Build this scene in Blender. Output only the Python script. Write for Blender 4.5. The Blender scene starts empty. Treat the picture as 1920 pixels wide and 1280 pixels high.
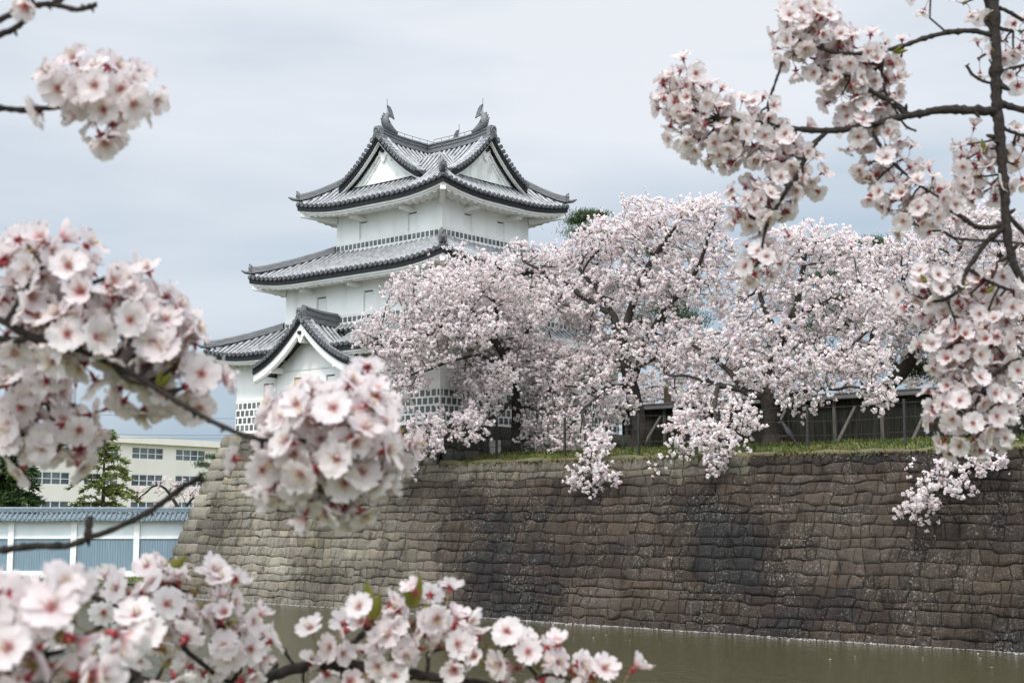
import bpy, math, random
import numpy as np
from mathutils import Vector, Matrix, noise as mnoise

scene = bpy.context.scene
COL = scene.collection
RNG = np.random.default_rng(7)
random.seed(7)
R = math.radians

# ------------------------------------------------------------------ camera, sky, sun, exposure
F, CX, CY, HZ, EYE = 2650.0, 960.0, 640.0, 955.0, 3.5
PITCH = math.atan((HZ - CY) / F)
cam_d = bpy.data.cameras.new('camera')
cam_d.sensor_width = 36.0
cam_d.lens = 36.0 * F / 1920.0
cam_d.clip_start, cam_d.clip_end = 0.05, 5000.0
cam_d.dof.use_dof = True
cam_d.dof.focus_distance = 52.0
cam_d.dof.aperture_fstop = 13.0
cam = bpy.data.objects.new('camera', cam_d)
cam.location = (0, 0, EYE)
cam.rotation_euler = (math.pi / 2 + PITCH, 0, 0)
COL.objects.link(cam)
scene.camera = cam

SUN_DIR = Vector((-0.22, -0.52, 0.83)).normalized()        # towards the sun
sun_el = math.asin(SUN_DIR.z)
sun_az = math.atan2(SUN_DIR.x, SUN_DIR.y)
world = bpy.data.worlds.new('World')
scene.world = world
world.use_nodes = True
nt = world.node_tree
nt.nodes.clear()
w_out = nt.nodes.new('ShaderNodeOutputWorld')
w_bg = nt.nodes.new('ShaderNodeBackground')
sky = nt.nodes.new('ShaderNodeTexSky')
sky.sky_type = 'NISHITA'
sky.sun_disc = False
sky.sun_elevation = sun_el
sky.sun_rotation = sun_az
sky.dust_density = 2.0
tc = nt.nodes.new('ShaderNodeTexCoord')
mp = nt.nodes.new('ShaderNodeMapping')
mp.inputs['Scale'].default_value = (1.3, 1.3, 5.5)
mp.inputs['Rotation'].default_value = (0.0, R(14), 0.0)
mp.inputs['Location'].default_value = (0.35, 0.1, 0.22)
n1 = nt.nodes.new('ShaderNodeTexNoise')
n1.inputs['Scale'].default_value = 1.7
n1.inputs['Detail'].default_value = 5.0
n1.inputs['Roughness'].default_value = 0.45
cr = nt.nodes.new('ShaderNodeValToRGB')
cr.color_ramp.elements[0].position = 0.36
cr.color_ramp.elements[0].color = (3.75, 4.8, 5.9, 1)
cr.color_ramp.elements[1].position = 0.74
cr.color_ramp.elements[1].color = (7.9, 8.15, 8.55, 1)
sep = nt.nodes.new('ShaderNodeSeparateXYZ')
hr = nt.nodes.new('ShaderNodeMapRange')                     # thicker, paler cloud higher up
hr.inputs['From Min'].default_value = 0.0
hr.inputs['From Max'].default_value = 0.36
hr.inputs['To Min'].default_value = -0.13
hr.inputs['To Max'].default_value = 0.17
addn = nt.nodes.new('ShaderNodeMath'); addn.operation = 'ADD'
mixw = nt.nodes.new('ShaderNodeMix'); mixw.data_type = 'RGBA'
mixw.inputs[0].default_value = 0.86
L = nt.links.new
L(tc.outputs['Generated'], mp.inputs['Vector'])
L(mp.outputs['Vector'], n1.inputs['Vector'])
L(tc.outputs['Generated'], sep.inputs[0])
L(sep.outputs['Z'], hr.inputs['Value'])
L(n1.outputs['Fac'], addn.inputs[0])
L(hr.outputs['Result'], addn.inputs[1])
L(addn.outputs[0], cr.inputs['Fac'])
L(sky.outputs['Color'], mixw.inputs[6])
L(cr.outputs['Color'], mixw.inputs[7])
# hazy glow: thin cloud is far brighter on the side of the sun
dt = nt.nodes.new('ShaderNodeVectorMath'); dt.operation = 'DOT_PRODUCT'; dt.inputs[1].default_value = SUN_DIR
L(tc.outputs['Generated'], dt.inputs[0])
gm = nt.nodes.new('ShaderNodeMapRange'); gm.interpolation_type = 'SMOOTHSTEP'
gm.inputs['From Min'].default_value = -0.15; gm.inputs['From Max'].default_value = 1.0
gm.inputs['To Min'].default_value = 1.0; gm.inputs['To Max'].default_value = 3.0
L(dt.outputs['Value'], gm.inputs['Value'])
glow = nt.nodes.new('ShaderNodeVectorMath'); glow.operation = 'SCALE'
L(mixw.outputs[2], glow.inputs[0]); L(gm.outputs['Result'], glow.inputs['Scale'])
L(glow.outputs[0], w_bg.inputs['Color'])
w_bg.inputs['Strength'].default_value = 0.10
L(w_bg.outputs[0], w_out.inputs['Surface'])

sun_l = bpy.data.lights.new('sun', 'SUN')
sun_l.energy = 2.0
sun_l.angle = R(9)
sun_l.color = (1.0, 0.95, 0.88)
sun = bpy.data.objects.new('sun', sun_l)
sun.rotation_euler = SUN_DIR.to_track_quat('Z', 'Y').to_euler()
sun.location = (-30, -40, 60)
COL.objects.link(sun)
scene.view_settings.view_transform = 'Standard'
scene.view_settings.look = 'None'
scene.view_settings.exposure = 0.22
scene.view_settings.gamma = 1.0
scene.render.engine = 'CYCLES'
scene.cycles.max_bounces = 6
scene.cycles.diffuse_bounces = 4
scene.cycles.glossy_bounces = 2
scene.cycles.transmission_bounces = 3
scene.cycles.transparent_max_bounces = 4
scene.cycles.caustics_reflective = False
scene.cycles.caustics_refractive = False
scene.cycles.use_denoising = True

# ------------------------------------------------------------------ frames and unprojection
def ray(x, y):
    a = (x - CX) / F; b = (CY - y) / F
    return np.array([a, math.cos(PITCH) - b * math.sin(PITCH), math.sin(PITCH) + b * math.cos(PITCH)])
EYEV = np.array([0, 0, EYE])
def at(x, y, Y):
    r = ray(x, y); return EYEV + r * (Y / r[1])
ANG = R(-40.5)
P0 = at(828, 440, 60)
CF = np.array([[math.cos(ANG), -math.sin(ANG), 0], [math.sin(ANG), math.cos(ANG), 0], [0, 0, 1.0]])
def W(p):                                    # castle frame -> world (x along the moat wall, y away from the moat)
    p = np.asarray(p, float)
    return p @ CF.T + np.array([P0[0], P0[1], 0])
def on_y(px, py, yl):                        # photo point on the upright plane y = yl of the castle frame, in world space
    n = CF[:, 1]; r = ray(px, py)
    o = W((0, yl, 0))
    return EYEV + r * (np.dot(o - EYEV, n) / np.dot(r, n))
def to_local(p):
    return (np.asarray(p, float) - np.array([P0[0], P0[1], 0])) @ CF

# ------------------------------------------------------------------ mesh builder
class MB:
    def __init__(self, local=True):
        self.v = []; self.f = []; self.m = []; self.c = []; self.n = 0; self.local = local
    def add(self, verts, faces, mat=0, col=None):
        verts = np.asarray(verts, float).reshape(-1, 3)
        o = self.n
        self.v.append(verts); self.n += len(verts)
        self.f.extend([tuple(i + o for i in f) for f in faces])
        self.m.extend([mat] * len(faces))
        if col is None: col = np.ones((len(verts), 3)) * 0.5
        col = np.asarray(col, float)
        if col.ndim == 1: col = np.tile(col, (len(verts), 1))
        self.c.append(col)
    def box(self, x0, x1, y0, y1, z0, z1, mat=0, col=None):
        v = [(x0, y0, z0), (x1, y0, z0), (x1, y1, z0), (x0, y1, z0), (x0, y0, z1), (x1, y0, z1), (x1, y1, z1), (x0, y1, z1)]
        self.add(v, [(0, 3, 2, 1), (4, 5, 6, 7), (0, 1, 5, 4), (1, 2, 6, 5), (2, 3, 7, 6), (3, 0, 4, 7)], mat, col)
    def bar(self, a, b, w, h, mat=0, up=(0, 0, 1)):       # box beam from a to b
        a = np.asarray(a, float); b = np.asarray(b, float)
        d = b - a; d /= np.linalg.norm(d)
        s = np.cross(d, up); s /= np.linalg.norm(s); t = np.cross(s, d)
        v = []
        for p in (a, b):
            for i, j in ((-1, -1), (1, -1), (1, 1), (-1, 1)):
                v.append(p + s * i * w / 2 + t * j * h / 2)
        self.add(v, [(0, 1, 2, 3), (7, 6, 5, 4), (0, 4, 5, 1), (1, 5, 6, 2), (2, 6, 7, 3), (3, 7, 4, 0)], mat)
    def tube(self, pts, rad, n=6, mat=0, cap=True, col=None, ph=0.0):
        pts = np.asarray(pts, float)
        k = len(pts)
        rad = np.ones(k) * rad if np.isscalar(rad) else np.asarray(rad, float)
        tg = np.gradient(pts, axis=0)
        tg /= np.linalg.norm(tg, axis=1)[:, None] + 1e-12
        ref = np.array([0, 0, 1.0]) if abs(tg[0][2]) < 0.9 else np.array([1.0, 0, 0])
        v = []
        s = np.cross(tg[0], ref); s /= np.linalg.norm(s)
        ang = np.arange(n) * 2 * math.pi / n + ph
        for i in range(k):
            s = s - tg[i] * np.dot(s, tg[i]); s /= np.linalg.norm(s) + 1e-12
            t = np.cross(tg[i], s)
            v.append(pts[i] + rad[i] * (np.cos(ang)[:, None] * s + np.sin(ang)[:, None] * t))
        v = np.concatenate(v)
        f = []
        for i in range(k - 1):
            for j in range(n):
                a = i * n + j; b = i * n + (j + 1) % n
                f.append((a, b, b + n, a + n))
        if cap:
            f.append(tuple(range(n - 1, -1, -1))); f.append(tuple(range((k - 1) * n, k * n)))
        self.add(v, f, mat, col)
    def grid(self, V, mat=0, col=None, flip=False):       # V: (r, c, 3)
        V = np.asarray(V, float); r, c = V.shape[:2]
        f = []
        for i in range(r - 1):
            for j in range(c - 1):
                q = (i * c + j, i * c + j + 1, (i + 1) * c + j + 1, (i + 1) * c + j)
                f.append(q[::-1] if flip else q)
        if col is not None and np.asarray(col).ndim == 3: col = np.asarray(col).reshape(-1, 3)
        self.add(V.reshape(-1, 3), f, mat, col)
    def disc(self, c, nrm, r, h, n=12, mat=0):            # short cylinder along nrm, centred on its back face
        c = np.asarray(c, float); nrm = np.asarray(nrm, float)
        self.tube([c, c + nrm * h], r, n, mat)
    def build(self, name, mats, parent=None, origin=None, smooth=False, auto=None):
        V = np.concatenate(self.v) if self.v else np.zeros((0, 3))
        if self.local: V = W(V)
        if origin is None:
            origin = np.array(parent.matrix_world.translation) if parent is not None else np.zeros(3)
        if parent is not None:
            origin = root_loc(parent)
        V = V - np.asarray(origin)
        me = bpy.data.meshes.new(name)
        me.from_pydata(V.tolist(), [], self.f)
        if not isinstance(mats, (list, tuple)): mats = [mats]
        for m in mats: me.materials.append(m)
        me.polygons.foreach_set('material_index', self.m)
        C = np.concatenate(self.c)
        ca = me.color_attributes.new('tint', 'FLOAT_COLOR', 'POINT')
        ca.data.foreach_set('color', np.concatenate([C, np.ones((len(C), 1))], 1).astype(np.float32).ravel())
        if smooth: me.polygons.foreach_set('use_smooth', [True] * len(me.polygons))
        me.update()
        o = bpy.data.objects.new(name, me)
        COL.objects.link(o)
        if parent is not None: o.parent = parent
        else: o.location = origin
        return o

LOCS = {}
def root_loc(o):
    p = np.zeros(3)
    while o is not None:
        p = p + np.array(o.location); o = o.parent
    return p
def tag(o, label, cat, group=None, kind=None):
    if label: o['label'] = label
    if cat: o['category'] = cat
    if group: o['group'] = group
    if kind: o['kind'] = kind
    return o
def thing(name, label, cat, loc, group=None):
    o = bpy.data.objects.new(name, None)
    o.empty_display_size = 0.2
    COL.objects.link(o)
    o.location = loc
    return tag(o, label, cat, group)

# ------------------------------------------------------------------ materials
def srgb(r, g, b):
    f = lambda c: (c / 255 / 12.92) if c / 255 < 0.04045 else ((c / 255 + 0.055) / 1.055) ** 2.4
    return (f(r), f(g), f(b), 1)
def mat(name, c1, c2=None, rough=0.8, scale=8.0, stretch=(1, 1, 1), bump=0.0, bscale=None, tint=0.0, metal=0.0, spec=0.3, trans=0.0, lo=0.35, hi=0.65, detail=6.0):
    m = bpy.data.materials.new(name); m.use_nodes = True
    n = m.node_tree; b = n.nodes['Principled BSDF']
    b.inputs['Roughness'].default_value = rough
    b.inputs['Metallic'].default_value = metal
    b.inputs['Specular IOR Level'].default_value = spec
    c1 = tuple(c1) + ((1,) if len(c1) == 3 else ())
    c2 = c1 if c2 is None else tuple(c2) + ((1,) if len(c2) == 3 else ())
    geo = n.nodes.new('ShaderNodeNewGeometry')
    mpn = n.nodes.new('ShaderNodeMapping'); mpn.inputs['Scale'].default_value = stretch
    n.links.new(geo.outputs['Position'], mpn.inputs['Vector'])
    nz = n.nodes.new('ShaderNodeTexNoise'); nz.inputs['Scale'].default_value = scale; nz.inputs['Detail'].default_value = detail
    n.links.new(mpn.outputs['Vector'], nz.inputs['Vector'])
    rp = n.nodes.new('ShaderNodeValToRGB')
    rp.color_ramp.elements[0].position = lo; rp.color_ramp.elements[0].color = c1
    rp.color_ramp.elements[1].position = hi; rp.color_ramp.elements[1].color = c2
    n.links.new(nz.outputs['Fac'], rp.inputs['Fac'])
    col = rp.outputs['Color']
    if tint > 0:
        at_ = n.nodes.new('ShaderNodeAttribute'); at_.attribute_name = 'tint'
        mx = n.nodes.new('ShaderNodeMix'); mx.data_type = 'RGBA'; mx.blend_type = 'MULTIPLY'
        mx.inputs[0].default_value = tint
        sc = n.nodes.new('ShaderNodeVectorMath'); sc.operation = 'SCALE'; sc.inputs['Scale'].default_value = 2.0
        n.links.new(at_.outputs['Color'], sc.inputs[0])
        n.links.new(col, mx.inputs[6]); n.links.new(sc.outputs[0], mx.inputs[7])
        col = mx.outputs[2]
    n.links.new(col, b.inputs['Base Color'])
    if bump > 0:
        nb = n.nodes.new('ShaderNodeTexNoise'); nb.inputs['Scale'].default_value = bscale or scale * 3; nb.inputs['Detail'].default_value = 6
        n.links.new(mpn.outputs['Vector'], nb.inputs['Vector'])
        bp = n.nodes.new('ShaderNodeBump'); bp.inputs['Strength'].default_value = bump; bp.inputs['Distance'].default_value = 0.03
        n.links.new(nb.outputs['Fac'], bp.inputs['Height'])
        n.links.new(bp.outputs['Normal'], b.inputs['Normal'])
    if trans > 0:
        tl = n.nodes.new('ShaderNodeBsdfTranslucent'); n.links.new(col, tl.inputs['Color'])
        ms = n.nodes.new('ShaderNodeMixShader'); ms.inputs[0].default_value = trans
        out = n.nodes['Material Output']
        n.links.new(b.outputs[0], ms.inputs[1]); n.links.new(tl.outputs[0], ms.inputs[2]); n.links.new(ms.outputs[0], out.inputs['Surface'])
    return m

M = {}
M['plaster'] = mat('white_plaster', (.67, .655, .60), (.82, .81, .765), 0.85, 1.1, (1, 1, .22), 0.06, 30, lo=.26, hi=.50)
M['plaster_stain'] = mat('weathered_plaster', (.60, .585, .51), (.82, .82, .78), 0.85, 2.2, (1, 1, .5), 0.05, 30, lo=.3, hi=.5)
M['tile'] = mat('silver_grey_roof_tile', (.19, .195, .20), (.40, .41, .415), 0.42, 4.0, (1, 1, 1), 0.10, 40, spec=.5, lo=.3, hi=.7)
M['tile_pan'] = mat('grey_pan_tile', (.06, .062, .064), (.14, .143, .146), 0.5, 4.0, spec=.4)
M['tile_dark'] = mat('dark_roof_tile', (.045, .047, .05), (.11, .112, .115), 0.45, 7.0, (1, 1, 1), 0.15, 40, spec=.5)
M['ridge'] = mat('grey_ridge_tile', (.085, .088, .09), (.19, .195, .20), 0.42, 3.0, (1, 1, 14), 0.5, 14, spec=.5)
M['black'] = mat('black_lacquer_board', (.010, .010, .011), (.018, .018, .018), 0.6, 6)
M['namako'] = mat('dark_wall_tile', (.075, .08, .08), (.15, .155, .15), 0.5, 3.0, tint=1.0)
M['gap'] = mat('dark_gap', (.012, .012, .012))
M['stone'] = None
M['grass'] = mat('grass', (.055, .085, .022), (.14, .13, .045), 0.9, 1.1, tint=0.6, bump=.6, bscale=9)
M['soil'] = mat('soil', (.075, .058, .038), (.11, .10, .05), 0.95, 1.5, bump=.6, bscale=12)
M['wood_dark'] = mat('weathered_black_timber', (.006, .006, .005), (.034, .032, .022), 0.85, 3.0, (6, 6, .35), .5, 14, tint=.8, lo=.38, hi=.78)
M['wood_grey'] = mat('grey_weathered_timber', (.060, .055, .046), (.12, .112, .095), 0.85, 3.0, (6, 6, .5), .4, 14)
M['wood_cap'] = mat('dark_grey_cap_board', (.035, .034, .032), (.085, .083, .078), 0.7, 3.0, (6, 6, .5), .4, 14)
M['bark'] = mat('dark_cherry_bark', (.020, .016, .013), (.055, .045, .037), 0.9, 14, bump=.8, bscale=60)
M['bark_near'] = mat('dark_twig_bark', (.011, .008, .007), (.042, .031, .025), 0.75, 160, bump=.5, bscale=500)
M['pine_bark'] = mat('pine_bark', (.05, .035, .025), (.10, .075, .055), 0.9, 9, bump=.8)
M['pine'] = mat('pine_needles', (.030, .055, .020), (.065, .095, .030), 0.8, 2.5, tint=.8)
M['cedar'] = mat('cedar_needles', (.085, .115, .035), (.16, .19, .06), 0.8, 1.5, tint=.8)
M['conifer'] = mat('dark_conifer_needles', (.022, .045, .018), (.05, .085, .022), 0.8, 1.5, tint=.8)
M['cream'] = mat('cream_wall_paint', (.79, .735, .655), (.83, .785, .71), 0.85, .6, (1, 1, .3))
M['white_trim'] = mat('white_trim', (.70, .70, .68), (.78, .78, .76), .6, 3)
M['glass'] = mat('window_glass', (.045, .055, .06), (.16, .18, .19), .08, .55, (1, 1, .6), spec=.8)
M['blue_panel'] = mat('blue_grey_board', (.165, .235, .28), (.205, .28, .325), .7, 2.0, (9, 9, .4))
M['blue_tile'] = mat('blue_grey_glazed_tile', (.095, .13, .15), (.16, .20, .225), .42, 6, spec=.5)
M['pale_wall'] = mat('pale_wall_plaster', (.64, .68, .68), (.72, .75, .75), .85, 1.5)
M['concrete'] = mat('pale_concrete', (.40, .39, .36), (.52, .51, .47), .9, 4, bump=.2)
M['steel'] = mat('dark_steel', (.03, .03, .03), (.06, .055, .05), .5, 12, metal=.4)
M['crow'] = mat('black_feathers', (.008, .008, .010), (.02, .02, .024), .5, 20)
M['crow_bill'] = mat('grey_bill', (.10, .10, .10), None, .4)

# ------------------------------------------------------------------ water, ground, moat banks (structure)
def stone_material():
    m = bpy.data.materials.new('moat_wall_stone'); m.use_nodes = True
    n = m.node_tree; b = n.nodes['Principled BSDF']; l = n.links.new
    b.inputs['Roughness'].default_value = .93; b.inputs['Specular IOR Level'].default_value = .2
    g = n.nodes.new('ShaderNodeNewGeometry')
    a = n.nodes.new('ShaderNodeAttribute'); a.attribute_name = 'tint'
    def noise(scale, detail=6, rough=.6, stretch=None):
        nz = n.nodes.new('ShaderNodeTexNoise'); nz.inputs['Scale'].default_value = scale
        nz.inputs['Detail'].default_value = detail; nz.inputs['Roughness'].default_value = rough
        if stretch:
            mm = n.nodes.new('ShaderNodeMapping'); mm.inputs['Scale'].default_value = stretch
            l(g.outputs['Position'], mm.inputs['Vector']); l(mm.outputs[0], nz.inputs['Vector'])
        else: l(g.outputs['Position'], nz.inputs['Vector'])
        return nz.outputs['Fac']
    def ramp(fac, p0, p1, c0=(0, 0, 0, 1), c1=(1, 1, 1, 1)):
        r = n.nodes.new('ShaderNodeValToRGB'); r.color_ramp.elements[0].position = p0; r.color_ramp.elements[1].position = p1
        r.color_ramp.elements[0].color = c0; r.color_ramp.elements[1].color = c1; l(fac, r.inputs['Fac']); return r.outputs['Color']
    def mix(f, c1, c2, mode='MIX', val=None):
        x = n.nodes.new('ShaderNodeMix'); x.data_type = 'RGBA'; x.blend_type = mode
        if val is not None: x.inputs[0].default_value = val
        else: l(f, x.inputs[0])
        for i, c in ((6, c1), (7, c2)):
            if isinstance(c, tuple): x.inputs[i].default_value = c
            else: l(c, x.inputs[i])
        return x.outputs[2]
    fine = ramp(noise(34, 5, .75), .35, .68, (.34, .32, .30, 1), (1.62, 1.59, 1.52, 1))
    col = mix(None, a.outputs['Color'], fine, 'MULTIPLY', .85)
    patch = ramp(noise(1.7, 6, .65, (1.2, 1.2, .55)), .50, .66)
    col = mix(patch, col, mix(None, col, (.30, .29, .28, 1), 'MULTIPLY', .8))
    lich = ramp(noise(14, 5, .85), .55, .63)                         # crusty pale lichen, thicker in some places
    zone = ramp(noise(.75, 4, .6), .42, .62)
    lm = n.nodes.new('ShaderNodeMath'); lm.operation = 'MULTIPLY'
    l(lich, lm.inputs[0]); l(zone, lm.inputs[1])
    lm2 = n.nodes.new('ShaderNodeMath'); lm2.operation = 'MULTIPLY'; lm2.inputs[1].default_value = .85; l(lm.outputs[0], lm2.inputs[0])
    col = mix(lm2.outputs[0], col, (.34, .33, .28, 1))
    speck = ramp(noise(62, 2, .5), .69, .72)                        # scattered pale specks and fallen petals
    sm = n.nodes.new('ShaderNodeMath'); sm.operation = 'MULTIPLY'; sm.inputs[1].default_value = .75; l(speck, sm.inputs[0])
    col = mix(sm.outputs[0], col, (.50, .46, .44, 1))
    moss = ramp(noise(1.1, 5, .7), .62, .75)
    mm2 = n.nodes.new('ShaderNodeMath'); mm2.operation = 'MULTIPLY'; mm2.inputs[1].default_value = .30; l(moss, mm2.inputs[0])
    col = mix(mm2.outputs[0], col, (.07, .085, .04, 1))
    l(col, b.inputs['Base Color'])
    bp = n.nodes.new('ShaderNodeBump'); bp.inputs['Strength'].default_value = .9; bp.inputs['Distance'].default_value = .035
    l(noise(15, 8, .75), bp.inputs['Height']); l(bp.outputs['Normal'], b.inputs['Normal'])
    return m
M['stone'] = stone_material()
M['stone_bed'] = mat('dark_stone_joint', (.018, .016, .014), (.035, .032, .028), .95, 6)

def water_material():
    m = bpy.data.materials.new('moat_water'); m.use_nodes = True
    n = m.node_tree; b = n.nodes['Principled BSDF']; l = n.links.new
    b.inputs['Base Color'].default_value = (.050, .046, .020, 1)
    b.inputs['Roughness'].default_value = .10
    b.inputs['IOR'].default_value = 1.33
    g = n.nodes.new('ShaderNodeNewGeometry')
    hs = []
    for sc, st in ((2.6, (1, .7, 1)), (9.0, (1, .6, 1))):
        mm = n.nodes.new('ShaderNodeMapping'); mm.inputs['Scale'].default_value = st; mm.inputs['Rotation'].default_value = (0, 0, .4)
        nz = n.nodes.new('ShaderNodeTexNoise'); nz.inputs['Scale'].default_value = sc; nz.inputs['Detail'].default_value = 4
        l(g.outputs['Position'], mm.inputs['Vector']); l(mm.outputs[0], nz.inputs['Vector']); hs.append(nz.outputs['Fac'])
    ad = n.nodes.new('ShaderNodeMath'); ad.operation = 'MULTIPLY_ADD'; ad.inputs[1].default_value = .9
    l(hs[1], ad.inputs[0]); l(hs[0], ad.inputs[2])
    bp = n.nodes.new('ShaderNodeBump'); bp.inputs['Strength'].default_value = .9; bp.inputs['Distance'].default_value = .08
    l(ad.outputs[0], bp.inputs['Height']); l(bp.outputs['Normal'], b.inputs['Normal'])
    return m
M['water'] = water_material()

ZW = -0.4                      # water level
ZT, ZG = 6.95, 5.27            # top of the stone base under the turret, top of the long stone wall
mb = MB(False)
mb.grid([[(x, y, ZW) for x in np.linspace(-120, 120, 13)] for y in np.linspace(-6, 75, 9)])
tag(mb.build('water', M['water']), None, None, kind='structure')
mb = MB(False)
ys = [60.75, 61.5, 66, 80, 130, 300, 900, 2500]; xs = np.concatenate([[-2500, -700], np.linspace(-130, -15.9, 20), np.linspace(-15.7, 130, 14), [700, 2500]])
mb.grid([[(x, max(y, 70 + .3 * i) if x > -15.8 else y, .36 + (.06 * math.sin(x * .3) if y < 100 else 0)) for x in xs] for i, y in enumerate(ys)])
tag(mb.build('ground', M['grass']), None, None, kind='structure')
mb = MB(False)
prof = [(-40, 1.9), (2, 1.9), (6, 1.5), (10, -.2), (12, -1.4)]
mb.grid([[(x, y, z + .05 * math.sin(x * 1.7 + y)) for x in np.linspace(-60, 60, 61)] for y, z in prof])
tag(mb.build('near_bank', M['grass'], smooth=True), None, None, kind='structure')

def bank_z(x, y):              # ground level on the castle side (castle frame)
    t = min(1, max(0, (y + 2.95) / 3.2))
    return ZG - .02 + .48 * t * t * (3 - 2 * t) + max(0, min(1, y / 12)) * .2 + .06 * mnoise.noise((x * .6, y * .6, 0)) + .03 * mnoise.noise((x * 2.1, y * 2.1, 3))
mb = MB()
mb.grid([[(x, y, bank_z(x, y)) for x in np.linspace(-11.0, 45, 150)] for y in np.concatenate([np.linspace(-2.75, 1, 18), np.linspace(1.5, 12, 14), [20, 40, 70]])], flip=False)
tag(mb.build('castle_ground', [M['grass']], smooth=True), None, None, kind='structure')

# ------------------------------------------------------------------ stone wall of the moat
BAT = np.poly1d([-0.00275878, -0.27073038, 2.00820862])
def batter(z): return float(BAT(z)) if z < 6.9 else 0.0
UX = -11.4                     # castle-frame x of the wall's left end at the top
def face_pt(x, z, out=0.0):    # point on the moat face; x is measured at the top of the wall
    k = batter(z)
    return np.array([x, -2.45 - k - out * .95, z + out * .28])
def end_pt(y, z, out=0.0):
    k = batter(z)
    return np.array([UX - k - out * .95, y, z + out * .28])

def stone_tone(x, z, rnd):
    # the old grey-beige stone near the turret, brown mossier stone along the bank
    t = min(1, max(0, (x + 3.0 + 2.6 * mnoise.noise((x * .25, z * .4, 5.1)) - .9 * (3 - z) * .6) / 7.5))
    t = t * t * (3 - 2 * t)
    a = np.array([.200, .182, .148]); b = np.array([.052, .039, .031])
    c = a * (1 - t) + b * t
    n = mnoise.noise((x * .33, z * .8, 1.7))
    c = c * (1 + .5 * n)
    if -3 < x < 17 and z > 4.55 + .35 * mnoise.noise((x * .6, 2, 2)):       # paler top courses
        c = c * .5 + np.array([.19, .175, .14]) * .5
    c = c * (1 + .26 * (rnd.random() - .5))
    c[0] *= 1 + .10 * (rnd.random() - .5); c[2] *= 1 + .16 * (rnd.random() - .5)
    if rnd.random() < .06: c = c * .7
    st = mnoise.noise((x * .20 + z * .10, z * .34, 8.8)) + .5 * mnoise.noise((x * .5, z * .8, 4.2))      # broad old stains
    c = c * (1 - np.array([.50, .52, .54]) * min(1, max(0, (st - .02) * 2.2))) + np.array([.05, .047, .038]) * min(1, max(0, (-st - .12) * 2)) * (1 - .6 * t)
    return np.clip(c, .02, .6)

def stones(mb, fpt, l0f, l1f, z0, z1, ch, wmin, wmax, rnd, tone, n=7, m=6, skip=None, gap=.008, bulge=.026):
    zs = [z0]
    while zs[-1] < z1 - ch * .6: zs.append(zs[-1] + ch * (1 + .45 * (rnd.random() - .5)))
    zs = np.array(zs); zs = z0 + (zs - z0) * (z1 - z0) / (zs[-1] - z0)
    sd = rnd.random() * 100
    def wav(i, l):
        if i == 0 or i == len(zs) - 1: return zs[i]
        q = l / (.55 + .12 * math.sin(i * 5.1)) + i * .37; k = math.floor(q); f = q - k
        hsh = lambda n: (math.sin(n * 127.1 + i * 311.7 + sd) * 43758.5453) % 1.0 - .5
        f = min(1, max(0, (f - .42) / .16)); f = f * f * (3 - 2 * f)
        return zs[i] + .32 * ch * (hsh(k) * (1 - f) + hsh(k + 1) * f) + .02 * mnoise.noise((l * .45, i * 7.3, sd)) + .035 * mnoise.noise((l * 2.1, i * 3.1, sd))
    for i in range(len(zs) - 1):
        zm = (zs[i] + zs[i + 1]) / 2
        l = l0f(zm); end = l1f(zm); tprev = 0.0
        while l < end - .05:
            w = wmin + (wmax - wmin) * rnd.random() ** 1.6
            if end - l - w < wmin * .7: w = end - l
            ta = tprev
            tb = .26 * (rnd.random() - .5); tprev = tb
            dz = [.012 * (rnd.random() - .5) for _ in range(4)]
            if skip is None or not skip(l + w / 2, zm):
                c = tone(l + w / 2, zm, rnd)
                SS = (0, .05, .17, .5, .83, .95, 1) if n == 7 else np.linspace(0, 1, n); TT = (0, .12, .34, .68, .90, 1) if m == 6 else (0, .08, .5, .92, 1) if m == 5 else np.linspace(0, 1, m)
                V = np.zeros((m, n, 3)); off = .022 * rnd.random() - .005; tilt = .03 * (rnd.random() - .5); tl2 = .02 * (rnd.random() - .5)
                bl = bulge * (.7 + .6 * rnd.random()); sdd = rnd.random() * 50
                for a in range(m):
                    for b in range(n):
                        s, t = SS[b], TT[a]
                        lx = l + gap + (w - 2 * gap) * s
                        lx += (ta * (1 - s) + tb * s) * (t - .5)
                        zb = wav(i, lx) + gap + dz[0] * (1 - s) + dz[1] * s * .5; zt = wav(i + 1, lx) - gap
                        z = zb + (zt - zb) * t
                        e = (1 - abs(2 * s - 1) ** 5) * (1 - abs(2 * t - 1) ** 5)
                        o = bl * (min(e, .8) ** .45) + (off + tilt * (s - .5) + tl2 * (t - .5)) * (e > 0) + .040 * mnoise.noise((lx * 3.6, z * 3.6, sdd)) * (e > 0)
                        if e <= 0: o = -.015
                        V[a, b] = fpt(lx, z, o)
                mb.grid(V, 0, c)
            l += w

rnd = random.Random(11)
mb = MB()
XR = 36.0
xstep = 2.62                   # right end of the high base under the turret
# backing (the dark joints)
for (xa, xb, zt) in ((UX, xstep, ZT), (xstep, XR, ZG)):
    zz = np.linspace(ZW - .5, zt - .01, 14)
    mb.grid([[face_pt(UX - batter(z) + .0 if x == UX else x, z, -.045) for x in np.linspace(xa, xb, 12)] for z in zz], 1)
zz = np.linspace(ZW - .5, ZT - .01, 14)
mb.grid([[end_pt(-2.45 - batter(z) + (yy + 2.45 + batter(z)) * 1.0 if yy > -2.4 else -2.45 - batter(z) + .04, z, -.045) for yy in (14, 8, 3, -2.45)] for z in zz], 1)
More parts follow.
